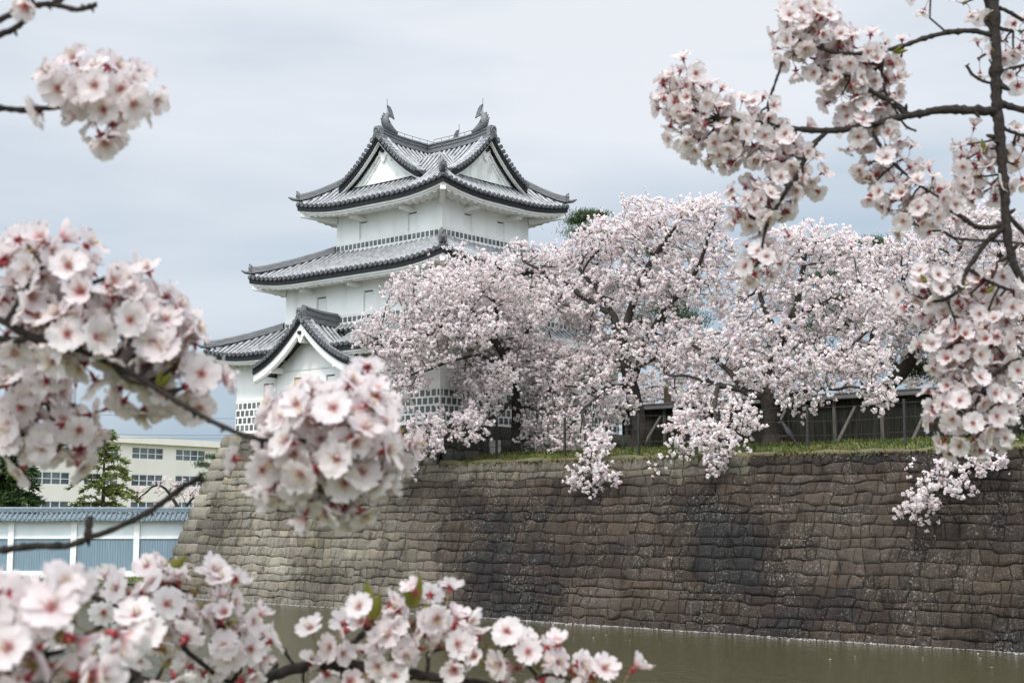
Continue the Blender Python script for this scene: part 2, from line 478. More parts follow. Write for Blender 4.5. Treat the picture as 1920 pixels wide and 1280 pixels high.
# corner stones, alternately long and short
corner_len = []
z = ZW - .45; zc = []
while z < ZT - .2:
    h = .50 + .12 * rnd.random(); zc.append((z, min(z + h, ZT))); z += h
zc[-1] = (zc[-1][0], ZT)
clen = {}
for i, (za, zb) in enumerate(zc):
    L1, L2 = (1.35, .75) if i % 2 else (.78, 1.35)
    L1 += .2 * (rnd.random() - .5); L2 += .2 * (rnd.random() - .5)
    clen[i] = (za, zb, L1, L2)
    tone = np.array([.24, .222, .18]) * (1 + .3 * (rnd.random() - .5)) * (.62 if i < 6 else 1.05)
    for side in (0, 1):
        n_, m_ = 9, 6; V = np.zeros((m_, n_, 3)); sd = rnd.random() * 50
        ln = L1 if side == 0 else L2
        parts = [(0, ln)] if ln > 1.1 or rnd.random() < .4 else [(0, ln)]
        for a in range(m_):
            for b in range(n_):
                s, t = b / (n_ - 1), a / (m_ - 1)
                zz_ = za + .012 + (zb - za - .024) * t
                ez = 1 - abs(2 * t - 1) ** 6
                es = 1 if s < .5 else 1 - abs(2 * s - 1) ** 6
                o = .030 * (ez * es) ** .3 + .010 * mnoise.noise((s * ln * 3, zz_ * 3, sd)) if ez * es > 0 else -.045
                k = batter(zz_)
                rnd_c = .05 if s > 0 else .03                   # keep the arris slightly rounded
                if side == 0:
                    p = face_pt(UX - k - o * .9 * (1 - s) + (ln - .012) * s, zz_, o)
                else:
                    p = end_pt(-2.45 - k - o * .9 * (1 - s) + (ln - .012) * s, zz_, o)
                V[a, b] = p
        mb.grid(V, 0, tone * (1 + .1 * (rnd.random() - .5)), flip=(side == 1))
def lcorner(side):
    def f(zm):
        for za, zb, L1, L2 in clen.values():
            if za <= zm < zb: return (UX - batter(zm) + L1) if side == 0 else (-2.45 - batter(zm) + L2)
        return UX if side == 0 else -2.45
    return f
stones(mb, face_pt, lcorner(0), lambda z: XR, ZW - .45, ZG, .36, .26, .86, rnd, stone_tone)
stones(mb, face_pt, lcorner(0), lambda z: xstep + .1 * math.sin(z * 9), ZG, ZT, .42, .40, .85, rnd, stone_tone)
stones(mb, end_pt, lcorner(1), lambda z: 14, ZW - .45, ZT, .40, .4, .9, rnd, lambda x, z, r: stone_tone(-6, z, r) * .8, n=5, m=4)
# right end of the high base, facing along the bank
def step_pt(y, z, out=0.0): return np.array([xstep + .12 * (ZT - z) + out, y, z])
mb.grid([[step_pt(y, z, -.045) for y in np.linspace(-2.5, 12, 6)] for z in np.linspace(ZG - .3, ZT - .01, 4)], 1)
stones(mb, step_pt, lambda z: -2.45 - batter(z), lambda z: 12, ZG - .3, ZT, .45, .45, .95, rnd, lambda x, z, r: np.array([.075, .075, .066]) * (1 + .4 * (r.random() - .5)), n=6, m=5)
# top of the base: earth ledge round the turret
mb.add([(UX, -2.43, ZT - .02), (xstep, -2.43, ZT - .02), (xstep, 14, ZT - .02), (UX, 14, ZT - .02)], [(0, 1, 2, 3)], 0, (.14, .125, .10))
wall = mb.build('stone_wall', [M['stone'], M['stone_bed']], origin=W((0, -4, ZW)), smooth=True)
tag(wall, 'long battered wall of fitted grey and brown stones rising from the moat water', 'stone wall')

# low stone revetment of the far bank at the left, under the pale wall
rnd = random.Random(5)
mb = MB(False)
def rev_pt(x, z, out=0.0): return np.array([x, 60.7 + .25 * (z - ZW) - out, z])
def rev_end(y, z, out=0.0): return np.array([-15.9 + out, y, z])
mb.grid([[(x, 60.75 + .25 * (z - ZW), z) for x in np.linspace(-70, -15.9, 20)] for z in (-.9, 0, .37)], 1)
mb.grid([[(-15.95, y, z) for y in (60.7, 66)] for z in (-.9, .37)], 1)
stones(mb, rev_pt, lambda z: -46, lambda z: -15.9, -.85, .37, .40, .4, .8, rnd, lambda x, z, r: np.array([.16, .14, .115]) * (1 + .5 * (r.random() - .5)), n=6, m=5)
stones(mb, rev_end, lambda z: 60.7, lambda z: 66, -.85, .37, .40, .4, .8, rnd, lambda x, z, r: np.array([.16, .14, .115]) * (1 + .5 * (r.random() - .5)), n=6, m=5)
o = mb.build('stone_revetment', [M['stone'], M['stone_bed']], origin=(-28, 60.8, ZW), smooth=True)
tag(o, 'low rough stone revetment holding the grassy far bank below the pale tile-capped wall', 'stone wall')

# ------------------------------------------------------------------ the three-storey castle turret
turret = thing('castle_turret', 'white three-storey castle turret with grey tiled roofs and fish ornaments on its ridges', 'castle turret', W((-4, 4, ZT)))

def wall_face(mb, p, a0, a1, z0, z1, wins=(), deep=.13, mat=0):
    # p(a, out, z) -> castle frame; openings in wins = (a0, a1, z0, z1) become real recesses
    As = sorted(set([a0, a1] + [w[0] for w in wins] + [w[1] for w in wins])); As = [a for a in As if a0 - 1e-6 <= a <= a1 + 1e-6]
    Zs = sorted(set([z0, z1] + [w[2] for w in wins] + [w[3] for w in wins])); Zs = [z for z in Zs if z0 - 1e-6 <= z <= z1 + 1e-6]
    for i in range(len(As) - 1):
        for j in range(len(Zs) - 1):
            am, zm = (As[i] + As[i + 1]) / 2, (Zs[j] + Zs[j + 1]) / 2
            if any(w[0] < am < w[1] and w[2] < zm < w[3] for w in wins): continue
            mb.add([p(As[i], 0, Zs[j]), p(As[i + 1], 0, Zs[j]), p(As[i + 1], 0, Zs[j + 1]), p(As[i], 0, Zs[j + 1])], [(0, 1, 2, 3)], mat)
    for (wa, wb, wz0, wz1) in wins:
        if wz1 < z0 or wz0 > z1: continue
        wz0, wz1 = max(wz0, z0), min(wz1, z1)
        o, i_ = 0, -deep
        for q in (((wa, wz0), (wb, wz0)), ((wb, wz0), (wb, wz1)), ((wb, wz1), (wa, wz1)), ((wa, wz1), (wa, wz0))):
            mb.add([p(q[0][0], o, q[0][1]), p(q[1][0], o, q[1][1]), p(q[1][0], i_, q[1][1]), p(q[0][0], i_, q[0][1])], [(0, 1, 2, 3)], mat)

def front(y): return lambda a, o, z: (a, y - o, z)             # a runs along x, outwards is -y
def right(x): return lambda a, o, z: (x + o, a, z)             # a runs along y, outwards is +x
def back(y): return lambda a, o, z: (a, y + o, z)
def left(x): return lambda a, o, z: (x - o, a, z)

def pbox(mb, p, a0, a1, o0, o1, z0, z1, mat=0):
    c = [p(a, o, z) for z in (z0, z1) for (a, o) in ((a0, o0), (a1, o0), (a1, o1), (a0, o1))]
    mb.add(c, [(0, 3, 2, 1), (4, 5, 6, 7), (0, 1, 5, 4), (1, 2, 6, 5), (2, 3, 7, 6), (3, 0, 4, 7)], mat)

def shutter(p, w, deep=.13):
    wa, wb, z0, z1 = w
    f = MB()
    t = .045
    pbox(f, p, wa + .004, wa + t, -deep + .005, .012, z0 + .004, z1 - .004); pbox(f, p, wb - t, wb - .004, -deep + .005, .012, z0 + .004, z1 - .004)
    pbox(f, p, wa - .03, wb + .03, -.004, .035, z0 - .05, z0 + .003)
    fo = f.build('window', M['plaster'], turret)
    s = MB()
    pbox(s, p, wa + t + .012, wb - t - .003, -deep + .01, -deep + .05, z0 + .006, z1 - .055)
    s.build('shutter', M['plaster'], fo)
    g = MB(); pbox(g, p, wa, wb, -deep - .04, -deep + .004, z0, z1)
    g.build('window_recess', M['gap'], fo)

def tiles_band(mbs, mbt, p, a0, a1, z0, rows, pitch, tw, rh, wins=(), out=.03):
    # white joint slab with dark square tiles set in it
    z1 = z0 + rows * rh + .05
    wall_face(mbs, lambda a, o, z: p(a, o + out, z), a0, a1, z0 - .09, z1, wins, deep=out)
    pbox(mbs, p, a0, a1, 0.002, out + .015, z1, z1 + .035)
    rr = random.Random(int(abs(a0 * 100)) + rows)
    for r in range(rows):
        off = (pitch / 2 if r % 2 else 0) + .05
        n = int((a1 - a0) / pitch) + 2
        for i in range(n):
            ta = a0 + off + (i - 1) * pitch; tb = ta + tw
            ta = max(ta, a0 + .04); tb = min(tb, a1 - .04)
            if tb - ta < .06: continue
            za = z0 + r * rh + .04; zb = za + rh - .075
            if any(w[0] - .06 < tb and w[1] + .06 > ta and w[2] - .1 < zb and w[3] + .05 > za for w in wins): continue
            c = np.ones(3) * (.5 * (.72 + .6 * rr.random()))
            V = [p(ta, out + .005, za), p(tb, out + .005, za), p(tb, out + .005, zb), p(ta, out + .005, zb),
                 p(ta, out - .01, za), p(tb, out - .01, za), p(tb, out - .01, zb), p(ta, out - .01, zb)]
            mbt.add(V, [(0, 1, 2, 3), (0, 4, 5, 1), (1, 5, 6, 2), (2, 6, 7, 3), (3, 7, 4, 0)], 0, c)

F3 = (-6.65, 0, 0, 5.85); F2 = (-8.75, 1.15, -1.2, 8.0); F1 = (-11.05, 1.95, -2.1, 10.1)
def storey(fp, z0, z1, wf, wr, zt, rows, pitch, tw, rh, bay=None):
    x0, x1, y0, y1 = fp
    mb = MB(); bs = MB(); bt = MB()
    wall_face(mb, front(y0), x0, x1, z0, z1, wf); wall_face(mb, right(x1), y0, y1, z0, z1, wr)
    wall_face(mb, back(y1), x0, x1, z0, z1); wall_face(mb, left(x0), y0, y1, z0, z1)
    w = mb.build('storey_wall', M['plaster'], turret)
    e = .034
    for p, a0, a1, wn in ((front(y0), x0, x1 + e, wf), (right(x1), y0, y1, wr), (left(x0), y0 - e, y1, ()), (back(y1), x0, x1, ())):
        tiles_band(bs, bt, p, a0, a1, zt, rows, pitch, tw, rh, wn)
    bs.build('tile_joints', M['plaster'], turret)
    bt.build('wall_tiles', M['namako'], turret)
    for q in wf: shutter(front(y0), q)
    for q in wr: shutter(right(x1), q)

storey(F3, 14.6, 17.05, [(-5.2, -4.6, 15.63, 16.5), (-2.1, -1.46, 15.63, 16.5)], [(1.4, 2.0, 15.63, 16.46), (3.6, 4.2, 15.65, 16.44)], 15.25, 1, .27, .205, .31)
storey(F2, 10.9, 13.75, [(-6.65, -5.95, 12.12, 13.03), (-3.6, -2.9, 12.12, 13.03), (-.9, -.25, 12.12, 13.03)], [(1.0, 1.65, 12.12, 13.03), (4.9, 5.55, 12.12, 13.03)], 11.70, 1, .30, .23, .30)
storey(F1, ZT, 10.35, [(-9.15, -8.42, 8.2, 9.2), (-.9, -.2, 8.2, 9.2)], [(1.2, 1.9, 8.2, 9.2), (4.0, 4.7, 8.2, 9.2), (7.4, 8.1, 8.2, 9.2)], 7.06, 4, .325, .235, .335)

# ---- roof pieces
def prof(t, a=.72): return a * t + (1 - a) * t * t
OFFS = [(0, -.03), (.14, -.04), (.24, -.025), (.25, .022), (.33, .066), (.5, .090), (.67, .066), (.75, .022), (.76, -.025), (.86, -.04)]
PAN = (0, 1, 2, 7, 8, 9)
def tile_slope(mb, A, B, Ai, Bi, zf, pitch=.31, step=.30, gap=None):
    # rows of round cover tiles running up the slope from eave A-B to top edge Ai-Bi; zf(s, l, t) gives the height
    A, B, Ai, Bi = (np.asarray(q, float) for q in (A, B, Ai, Bi))
    Ln = np.linalg.norm(B - A); e = (B - A) / Ln; n_ = np.array([-e[1], e[0]])
    if np.dot(Ai - A, n_) < 0: n_ = -n_
    run = np.dot(Ai - A, n_); l0 = np.dot(Ai - A, e); l1 = np.dot(Bi - A, e)
    N = max(3, int(round(run * 1.15 / step)))
    k = int(round(Ln / pitch)); pt = Ln / k
    cols = []
    for i in range(k):
        for (o, h) in OFFS: cols.append(((i + o) * pt, h))
    cols.append((Ln, -.016))
    ts = []
    for j in range(N):
        ts.append((j / N, .010)); ts.append(((j + .98) / N, 0))
    V = []; ok = []
    for (l, h) in cols:
        tm = 1.0
        if l0 > 1e-6: tm = min(tm, l / l0)
        if l1 < Ln - 1e-6: tm = min(tm, (Ln - l) / (Ln - l1))
        row = []
        for (t, dh) in ts + [(1.0, 0)]:
            tt = min(t, tm)
            p = A + e * l + n_ * run * tt
            row.append((p[0], p[1], zf(l, tt, Ln, l0, l1) + h + dh))
        V.append(row); ok.append([min(1, tm) - t for (t, dh) in ts + [(1.0, 0)]])
    V = np.array(V); ok = np.array(ok)
    r, c = V.shape[:2]
    f = []
    for i in range(r - 1):
        for j in range(c - 1):
            if ok[i, j] <= 0 and ok[i + 1, j] <= 0: continue
            f.append((i * c + j, (i + 1) * c + j, (i + 1) * c + j + 1, i * c + j + 1))
    if gap is not None:
        f = [q for q in f if not (gap[0] < cols[q[0] // c][0] < gap[1] and (q[0] % c) / c < .62)]
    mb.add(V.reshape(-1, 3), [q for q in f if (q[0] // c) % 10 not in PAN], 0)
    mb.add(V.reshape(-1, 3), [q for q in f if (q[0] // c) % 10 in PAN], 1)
    caps = []
    for i in range(k):
        l = (i + .5) * pt; p = A + e * l
        caps.append((p, -n_, zf(l, 0, Ln, l0, l1), l))
    return caps, e, n_, Ln

def lift_fun(z0, rise, lift, D=3.2, a=.72):
    def zf(l, t, Ln, l0, l1):
        d0 = max(0, l - l0 * t); d1 = max(0, (Ln - l) - (Ln - l1) * t)
        q = max(0, 1 - d0 / D) ** 2 + max(0, 1 - d1 / D) ** 2
        return z0 + rise * prof(t, a) + lift * min(1.2, q) * (1 - .65 * t)
    return zf

def hip_roof(name, E, I, z0, rise, lift, wallrect, a=.72, sides='frlb', gap=None, hip_t=.985):
    """one tiled skirt roof: E = eave rectangle, I = upper rectangle (both castle frame)"""
    ex0, ex1, ey0, ey1 = E; ix0, ix1, iy0, iy1 = I
    rt = MB(); cap = MB(); fas = MB(); sof = MB(); rdg = MB(); hip = MB()
    zf = lift_fun(z0, rise, lift, a=a)
    S = {'f': ((ex0, ey0), (ex1, ey0), (ix0, iy0), (ix1, iy0)), 'r': ((ex1, ey0), (ex1, ey1), (ix1, iy0), (ix1, iy1)),
         'b': ((ex1, ey1), (ex0, ey1), (ix1, iy1), (ix0, iy1)), 'l': ((ex0, ey1), (ex0, ey0), (ix0, iy1), (ix0, iy0))}
    wx0, wx1, wy0, wy1 = wallrect
    for s in sides:
        A, B, Ai, Bi = S[s]
        gp = gap if s == 'f' else None
        caps, e, n_, Ln = tile_slope(rt, A, B, Ai, Bi, zf, gap=gp)
        for (p, o, z, l) in caps:
            if gp and gp[0] < l < gp[1]: continue
            cap.disc((p[0] - o[0] * .04, p[1] - o[1] * .04, z + .015), (o[0], o[1], 0), .095, .10, 10)
        LS = [np.linspace(0, Ln, 41)] if not gp else [np.linspace(0, gp[0], 16), np.linspace(gp[1], Ln, 24)]
        A = np.array(A)
        def strip(mbx, i0, za, zb, th=None, mat=0):              # strip along the eave, set back i0 from the edge, mitred
            for ls in LS:
                V = []
                for z_ in (za, zb):
                    row = []
                    for l in ls:
                        ll = i0 + (Ln - 2 * i0) * l / Ln
                        p = A + e * ll + n_ * i0
                        row.append((p[0], p[1], zf(l, 0, Ln, 0, Ln) + z_))
                    V.append(row)
                mbx.grid(V, mat)
        def shelf(mbx, i0, i1, z_, z2=None, mat=0):
            for ls in LS:
                V = []
                for ii, zz_ in ((i0, z_), (i1, z_ if z2 is None else z2)):
                    row = []
                    for l in ls:
                        ll = ii + (Ln - 2 * ii) * l / Ln
                        p = A + e * ll + n_ * ii
                        row.append((p[0], p[1], zf(l, 0, Ln, 0, Ln) + zz_))
                    V.append(row)
                mbx.grid(V, mat)
        strip(cap, .015, -.075, .0); shelf(cap, .015, .06, -.075)            # hanging edge tiles
        strip(fas, .05, -.27, -.06); shelf(fas, .05, .13, -.27)              # black eave board
        strip(sof, .12, -.36, -.26); shelf(sof, .12, .20, -.36); strip(sof, .20, -.44, -.36); shelf(sof, .20, .27, -.44)
        # plastered rafters: a scalloped soffit from the eave back to the wall
        nr = int(round(Ln / .42)); V = []
        W_ = {'f': wy0 - ey0, 'r': ex1 - wx1, 'b': ey1 - wy1, 'l': wx0 - ex0}[s]
        for d in (.26, .27, W_ * .55, W_ + .02):
            row = []
            for q in range(nr * 8 + 1):
                l = Ln * q / (nr * 8)
                ll = d + (Ln - 2 * d) * q / (nr * 8)
                p = A + e * ll + n_ * d
                w_ = -.095 * abs(math.sin(math.pi * ll / .42)) if d > .262 else 0
                k_ = 1 - .6 * d / W_
                row.append((p[0], p[1], z0 + (zf(l, 0, Ln, 0, Ln) - z0) * k_ - .40 + w_ + (d - .26) * .14))
            V.append(row)
        V = np.array(V)
        if gp:
            i0_, i1_ = int(gp[0] / Ln * nr * 8), int(gp[1] / Ln * nr * 8)
            sof.grid(V[:, :i0_ + 1], 0); sof.grid(V[:, i1_:], 0)
        else: sof.grid(V, 0)
        # beam brackets under the rafters
        nb = max(2, int(Ln / 2.6))
        for q in range(1, nb):
            l = Ln * q / nb
            if gp and gp[0] - .2 < l < gp[1] + .2: continue
            for d0_, d1_, zt_, th in ((W_ * .42, W_ + .01, -.42, .16),):
                pa = A + e * l + n_ * d0_; pb = A + e * l + n_ * d1_
                zz_ = z0 + (zf(l, 0, Ln, 0, Ln) - z0) * .5
                sof.bar((pa[0], pa[1], zz_ + zt_ - .10), (pb[0], pb[1], zz_ + zt_ - .14), .16, th)
    # corner beams
    for (cx, cy, wx, wy) in ((ex0, ey0, wx0, wy0), (ex1, ey0, wx1, wy0), (ex1, ey1, wx1, wy1), (ex0, ey1, wx0, wy1)):
        a_ = np.array([cx + (wx - cx) * .13, cy + (wy - cy) * .13, z0 + lift - .46]); b_ = np.array([wx, wy, z0 - .42])
        sof.bar(a_, b_, .22, .26)
    # hip ridges with their end tiles
    for (cx, cy, qx, qy, sx) in ((ex0, ey0, ix0, iy0, 0), (ex1, ey0, ix1, iy0, 0), (ex1, ey1, ix1, iy1, 0), (ex0, ey1, ix0, iy1, 0)):
        pts = []; zs = []
        for t in np.linspace(.05, hip_t, 15):
            pts.append((cx + (qx - cx) * t, cy + (qy - cy) * t)); zs.append(z0 + rise * prof(t, a) + lift * (1 - .65 * t) * (1 + max(0, 1 - abs(qx - cx) * 0)) * .5 + lift * .5 * (1 - .65 * t))
        pts = np.array(pts); zs = np.array(zs) + .02
        zs += .04 * np.clip(1 - np.linspace(0, 1, 15) / .18, 0, 1) ** 2
        d = np.array([qx - cx, qy - cy]); d /= np.linalg.norm(d); nn = np.array([-d[1], d[0]])
        prf = [(-.16, -.10), (-.16, .09), (-.11, .095), (-.11, .16), (-.08, .165), (-.055, .215), (0, .235), (.055, .215), (.08, .165), (.11, .16), (.11, .095), (.16, .09), (.16, -.10)]
        V = [[(p[0] + nn[0] * a_, p[1] + nn[1] * a_, z + h) for (a_, h) in prf] for p, z in zip(pts, zs)]
        hip = MB(); hip.grid(V, 0)
        hip.add(V[0], [tuple(range(len(prf)))], 0)
        hip_o = hip.build('hip_ridge', M['ridge'], hip_root[name])
        # end ornament: a disc, shoulder block and upturned horn
        c = np.array([pts[0][0], pts[0][1], zs[0]])
        o = np.array([-d[0], -d[1], 0])
        orn = MB()
        orn.bar(c + o * .02 + (0, 0, .0), c + o * .12 + (0, 0, .0), .34, .24)
        orn.disc(c + o * .02 + (0, 0, .14), o, .15, .12, 14); orn.tube([c + o * .14 + (0, 0, .14), c + o * .17 + (0, 0, .14)], .08, 12)
        orn.tube([c + o * .04 + (0, 0, .20), c + o * .08 + (0, 0, .28), c + o * .15 + (0, 0, .34)], [.06, .05, .038], 8)
        orn.tube([c - o * .05 + (0, 0, -.07), c + o * .34 + (0, 0, -.03), c + o * .52 + (0, 0, .06)], [.10, .075, .03], 8)
        orn.build('ridge_end_tile', M['tile_dark'], hip_root[name])
    rt.build('roof_tiles', [M['tile'], M['tile_pan']], hip_root[name], smooth=False)
    cap.build('eave_tiles', M['tile_dark'], hip_root[name])
    fas.build('eave_board', M['black'], hip_root[name])
    sof.build('plastered_rafters', M['plaster'], hip_root[name])

def roof_base(x0, x1, y0, y1, z):           # solid dark core under the tiles, the part the pieces hang on
    mb = MB(); mb.box(x0, x1, y0, y1, z, z + .12)
    return mb.build('roof', M['black'], turret)
hip_root = {}
E3 = (-8.0, 1.35, -1.35, 7.2); E2 = (-10.0, 2.40, -2.45, 9.25); E1 = (-12.2, 3.05, -3.2, 11.2)
hip_root['upper'] = roof_base(-6.6, -.05, .05, 5.8, 17.0)
hip_root['middle'] = roof_base(-8.7, 1.1, -1.15, 7.95, 13.6)
hip_root['lower'] = roof_base(-11.0, 1.9, -2.05, 10.05, 10.3)
hip_roof('upper', E3, (-5.6, -1.05, 1.05, 4.8), 17.13, 2.0, .36, F3, a=.62, hip_t=.64)
hip_roof('middle', E2, F3, 13.83, 1.33, .34, F2, a=.75)
hip_roof('lower', E1, F2, 10.46, 1.20, .36, F1, a=.75, gap=(5.15, 8.85))

# ---- gabled roofs
def gable_roof(g, hw, zr, ze, b0, b1, root, lift=.22, a=.60, sag=.28, face_b=None, face_z=None, white=.30, blk=.17, ridge_w=.30, ridge_h=.42, emblem=True, pitch=.30, both=True):
    """g(a, b, z) -> castle frame; a across the gable, b depth (b0 is the gable end), roof from a=+-hw up to the ridge a=0"""
    rt = MB(); cap = MB(); fas = MB(); wb = MB(); rdg = MB()
    def zz(t, b):
        q = max(0, 1 - (b - b0) / 2.2) ** 2
        return ze + (zr - ze) * prof(t, a) + lift * q * (.45 + .55 * t)
    Ln = b1 - b0; k = int(round(Ln / pitch)); pt = Ln / k
    N = int(round(hw * 1.3 / .30))
    for sgn in (-1, 1):
        cols = [((i + o) * pt, h) for i in range(k) for (o, h) in OFFS] + [(Ln, -.016)]
        ts = []
        for j in range(N): ts += [(j / N, .010), ((j + .98) / N, 0)]
        ts.append((1.0, 0))
        V = [[g(sgn * hw * (1 - t), b0 + l, zz(t, b0 + l) + h + dh) for (t, dh) in ts] for (l, h) in cols]
        rr_, cc_ = len(V), len(V[0])
        fq = [(i * cc_ + j, i * cc_ + j + 1, (i + 1) * cc_ + j + 1, (i + 1) * cc_ + j) for i in range(rr_ - 1) for j in range(cc_ - 1)]
        if sgn > 0: fq = [q[::-1] for q in fq]
        VV = np.array(V).reshape(-1, 3)
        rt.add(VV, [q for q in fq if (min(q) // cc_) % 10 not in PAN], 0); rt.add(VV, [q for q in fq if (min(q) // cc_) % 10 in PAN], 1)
        # eave discs at the foot of the slope
        for i in range(k):
            c = np.array(g(sgn * hw, b0 + (i + .5) * pt, zz(0, b0 + (i + .5) * pt) + .015)); o = np.array(g(sgn * (hw + 1), 0, 0)) - np.array(g(sgn * hw, 0, 0))
            cap.disc(c - o * .04, o, .095, .10, 10)
        bs = np.linspace(b0, b1, 12)
        fas.grid([[g(sgn * (hw - .03), b, zz(0, b) + z_) for b in bs] for z_ in (-.22, -.02)], 0)
        fas.grid([[g(sgn * (hw - d_), b, zz(d_ / hw, b) - .22) for b in bs] for d_ in (.03, .5)], 0)
        # verge: short cross tiles stepping down the gable edge, then black and white barge boards
        nv = int(hw * 1.35 / .235)
        for i in range(nv):
            t = 1 - (i + .6) / nv
            z_ = zz(t, b0); aa = sgn * hw * (1 - t)
            pa = np.array(g(aa, b0 - .20, z_ + .075)); pb = np.array(g(aa, b0 + .30, zz(t, b0 + .3) + .085))
            cap.tube([pa, pb], .085, 9, 1)
            d_ = (pb - pa); d_ /= np.linalg.norm(d_)
            cap.tube([pa - d_ * .03, pa + d_ * .02], .10, 10, 0)
        # roll along the verge
        tt = np.linspace(0, 1, 16)
        cap.tube([g(sgn * hw * (1 - t), b0 + .36, zz(t, b0 + .36) + .10) for t in tt], .10, 8, 1)
        def barge(mbx, bf, bb, z1, z2, m=0, ext=.0):
            tt = np.linspace(-ext, 1, 22)
            fr = [[g(sgn * hw * (1 - t), bf, zz(max(t, 0), b0) + (t * 1.2 if t < 0 else 0) + z_) for t in tt] for z_ in (z1, z2)]
            mbx.grid(fr, m)
            mbx.grid([[g(sgn * hw * (1 - t), b_, zz(max(t, 0), b0) + (t * 1.2 if t < 0 else 0) + z1) for t in tt] for b_ in (bf, bb)], m)
            mbx.add([fr[0][0], fr[1][0], g(sgn * hw * (1 + ext), bb, zz(0, b0) - ext * 1.2 + z2), g(sgn * hw * (1 + ext), bb, zz(0, b0) - ext * 1.2 + z1)], [(0, 1, 2, 3)], m)
        barge(fas, b0 - .12, b0 + .25, -blk - .02, .05)
        barge(wb, b0 - .05, b0 + .10, -blk - white, -blk)
        if white > .3: barge(wb, b0 - .01, b0 + .10, -blk - white - .07, -blk - white + .01)
    # gable wall
    if face_b is not None:
        tt = np.linspace(-1, 1, 41)
        rows = []
        wbk = MB()
        top = [zz(1 - abs(t), b0) - blk - .05 for t in tt]
        V = [[g(t * hw, face_b, min(face_z, zt)) for t, zt in zip(tt, top)], [g(t * hw, face_b, zt) for t, zt in zip(tt, top)]]
        wbk.grid(V, 0)
        if white <= .3:                                         # moulded inner triangle line
            for w_, d_ in ((.30, .05), (.52, .03)):
                for sgn in (-1, 1):
                    tt2 = np.linspace(0, 1, 16)
                    wbk.grid([[g(sgn * hw * (1 - t) * .93, face_b - d_, max(face_z, zz(t, b0) - blk - w_ + q)) for t in tt2] for q in (0, .20)], 0)
                    wbk.grid([[g(sgn * hw * (1 - t) * .93, b_, max(face_z, zz(t, b0) - blk - w_)) for t in tt2] for b_ in (face_b - d_, face_b)], 0)
        wbk.build('gable_wall', M['plaster_stain'] if white <= .3 else M['plaster'], root)
        # hanging emblem: lobed white carving with a dark boss
        em = MB()
        zc = zz(1, b0) - blk - white - (.36 if white <= .3 else .16); bf = (face_b if white <= .3 else b0) - .10
        ring = []
        sc = .30 if white <= .3 else .26
        for i in range(36):
            th = 2 * math.pi * i / 36
            r = sc * (.80 + .20 * math.cos(3 * (th + math.pi / 2)) + .05 * math.cos(9 * th))
            ring.append((r * math.cos(th), zc - .12 + r * math.sin(th) * 1.1))
        fr = [g(x, bf, z) for x, z in ring]; bk = [g(x, bf + .10, z) for x, z in ring]
        em.add(fr + bk, [tuple(range(36))] + [(i, (i + 1) % 36, 36 + (i + 1) % 36, 36 + i) for i in range(36)], 0)
        for sgn in ((-1, 1) if white <= .3 else ()):             # little side scrolls
            em.tube([g(sgn * .22, bf + .03, zc - .12), g(sgn * .40, bf + .03, zc - .22), g(sgn * .52, bf + .04, zc - .40), g(sgn * .46, bf + .04, zc - .48)], [.06, .05, .04, .02], 6, 0)
        c = np.array(g(0, bf - .01, zc + .04)); o = np.array(g(0, bf - 1, 0)) - np.array(g(0, bf, 0))
        em.tube([c, c + o * .09], .085, 10, 1)
        em.build('gable_emblem', [M['plaster'], M['black']], root)
    # ridge: stacked flat tiles under a round cap, sagging in the middle and rising to the gable end
    def zrid(b): return zr + lift * max(0, 1 - (b - b0) / 2.2) ** 2 + .04 * max(0, 1 - (b - b0) / 1.2) ** 2
    bb = np.linspace(b0 + .02, b1, 22)
    h = ridge_h; w = ridge_w / 2
    prf = [(-w - .06, -.12), (-w - .06, .02), (-w, .03), (-w, h * .35), (-w - .03, h * .36), (-w - .03, h * .42), (-w, h * .43), (-w, h * .86), (-w - .05, h * .87), (-w - .05, h * .95), (-.09, h), (-.06, h + .08), (0, h + .11)]
    prf = prf + [(-x, z) for x, z in prf[-2::-1]]
    V = [[g(a_, b, zrid(b) + z_) for (a_, z_) in prf] for b in bb]
    rdg.grid(V, 0)
    rdg.add(V[0], [tuple(range(len(prf)))], 0); rdg.add(V[-1], [tuple(range(len(prf)))], 0)
    # demon-tile at the gable end: shouldered plate with a ringed disc
    og = MB()
    zb = zrid(b0) - .06
    o = np.array(g(0, b0 - 1, 0)) - np.array(g(0, b0, 0))
    plate = [(-.29, -.24), (-.32, -.04), (-.23, .04), (-.23, .34), (-.15, .45), (.15, .45), (.23, .34), (.23, .04), (.32, -.04), (.29, -.24), (.17, -.14), (-.17, -.14)]
    fr = [g(x, b0 - .16, zb + z_) for x, z_ in plate]; bk = [g(x, b0 + .04, zb + z_) for x, z_ in plate]
    n_ = len(plate)
    og.add(fr + bk, [tuple(range(n_)), tuple(range(2 * n_ - 1, n_ - 1, -1))] + [(i, (i + 1) % n_, n_ + (i + 1) % n_, n_ + i) for i in range(n_)], 0)
    c = np.array(g(0, b0 - .16, zb + .21))
    ringp = [c + o * .03 + np.array(g(.15 * math.cos(q), 0, .15 * math.sin(q))) - np.array(g(0, 0, 0)) for q in np.linspace(0, 2 * math.pi, 19)]
    og.tube(ringp, .035, 6, 0, cap=False)
    og.tube([c, c + o * .06], .08, 12, 0)
    for sx in (-.25, .25):
        q = np.array(g(sx, b0 - .12, zb - .16)); og.tube([q + o * .14, q - o * .2], .10, 10, 0)
    og.build('ridge_end_tile', M['ridge'], root)
    rt.build('roof_tiles', [M['tile'], M['tile_pan']], root)
    cap.build('verge_tiles', [M['tile_dark'], M['tile']], root)
    fas.build('eave_board', M['black'], root)
    wb.build('barge_board', M['plaster'], root)
    rdg.build('roof_ridge', M['ridge'], root)
    return zrid

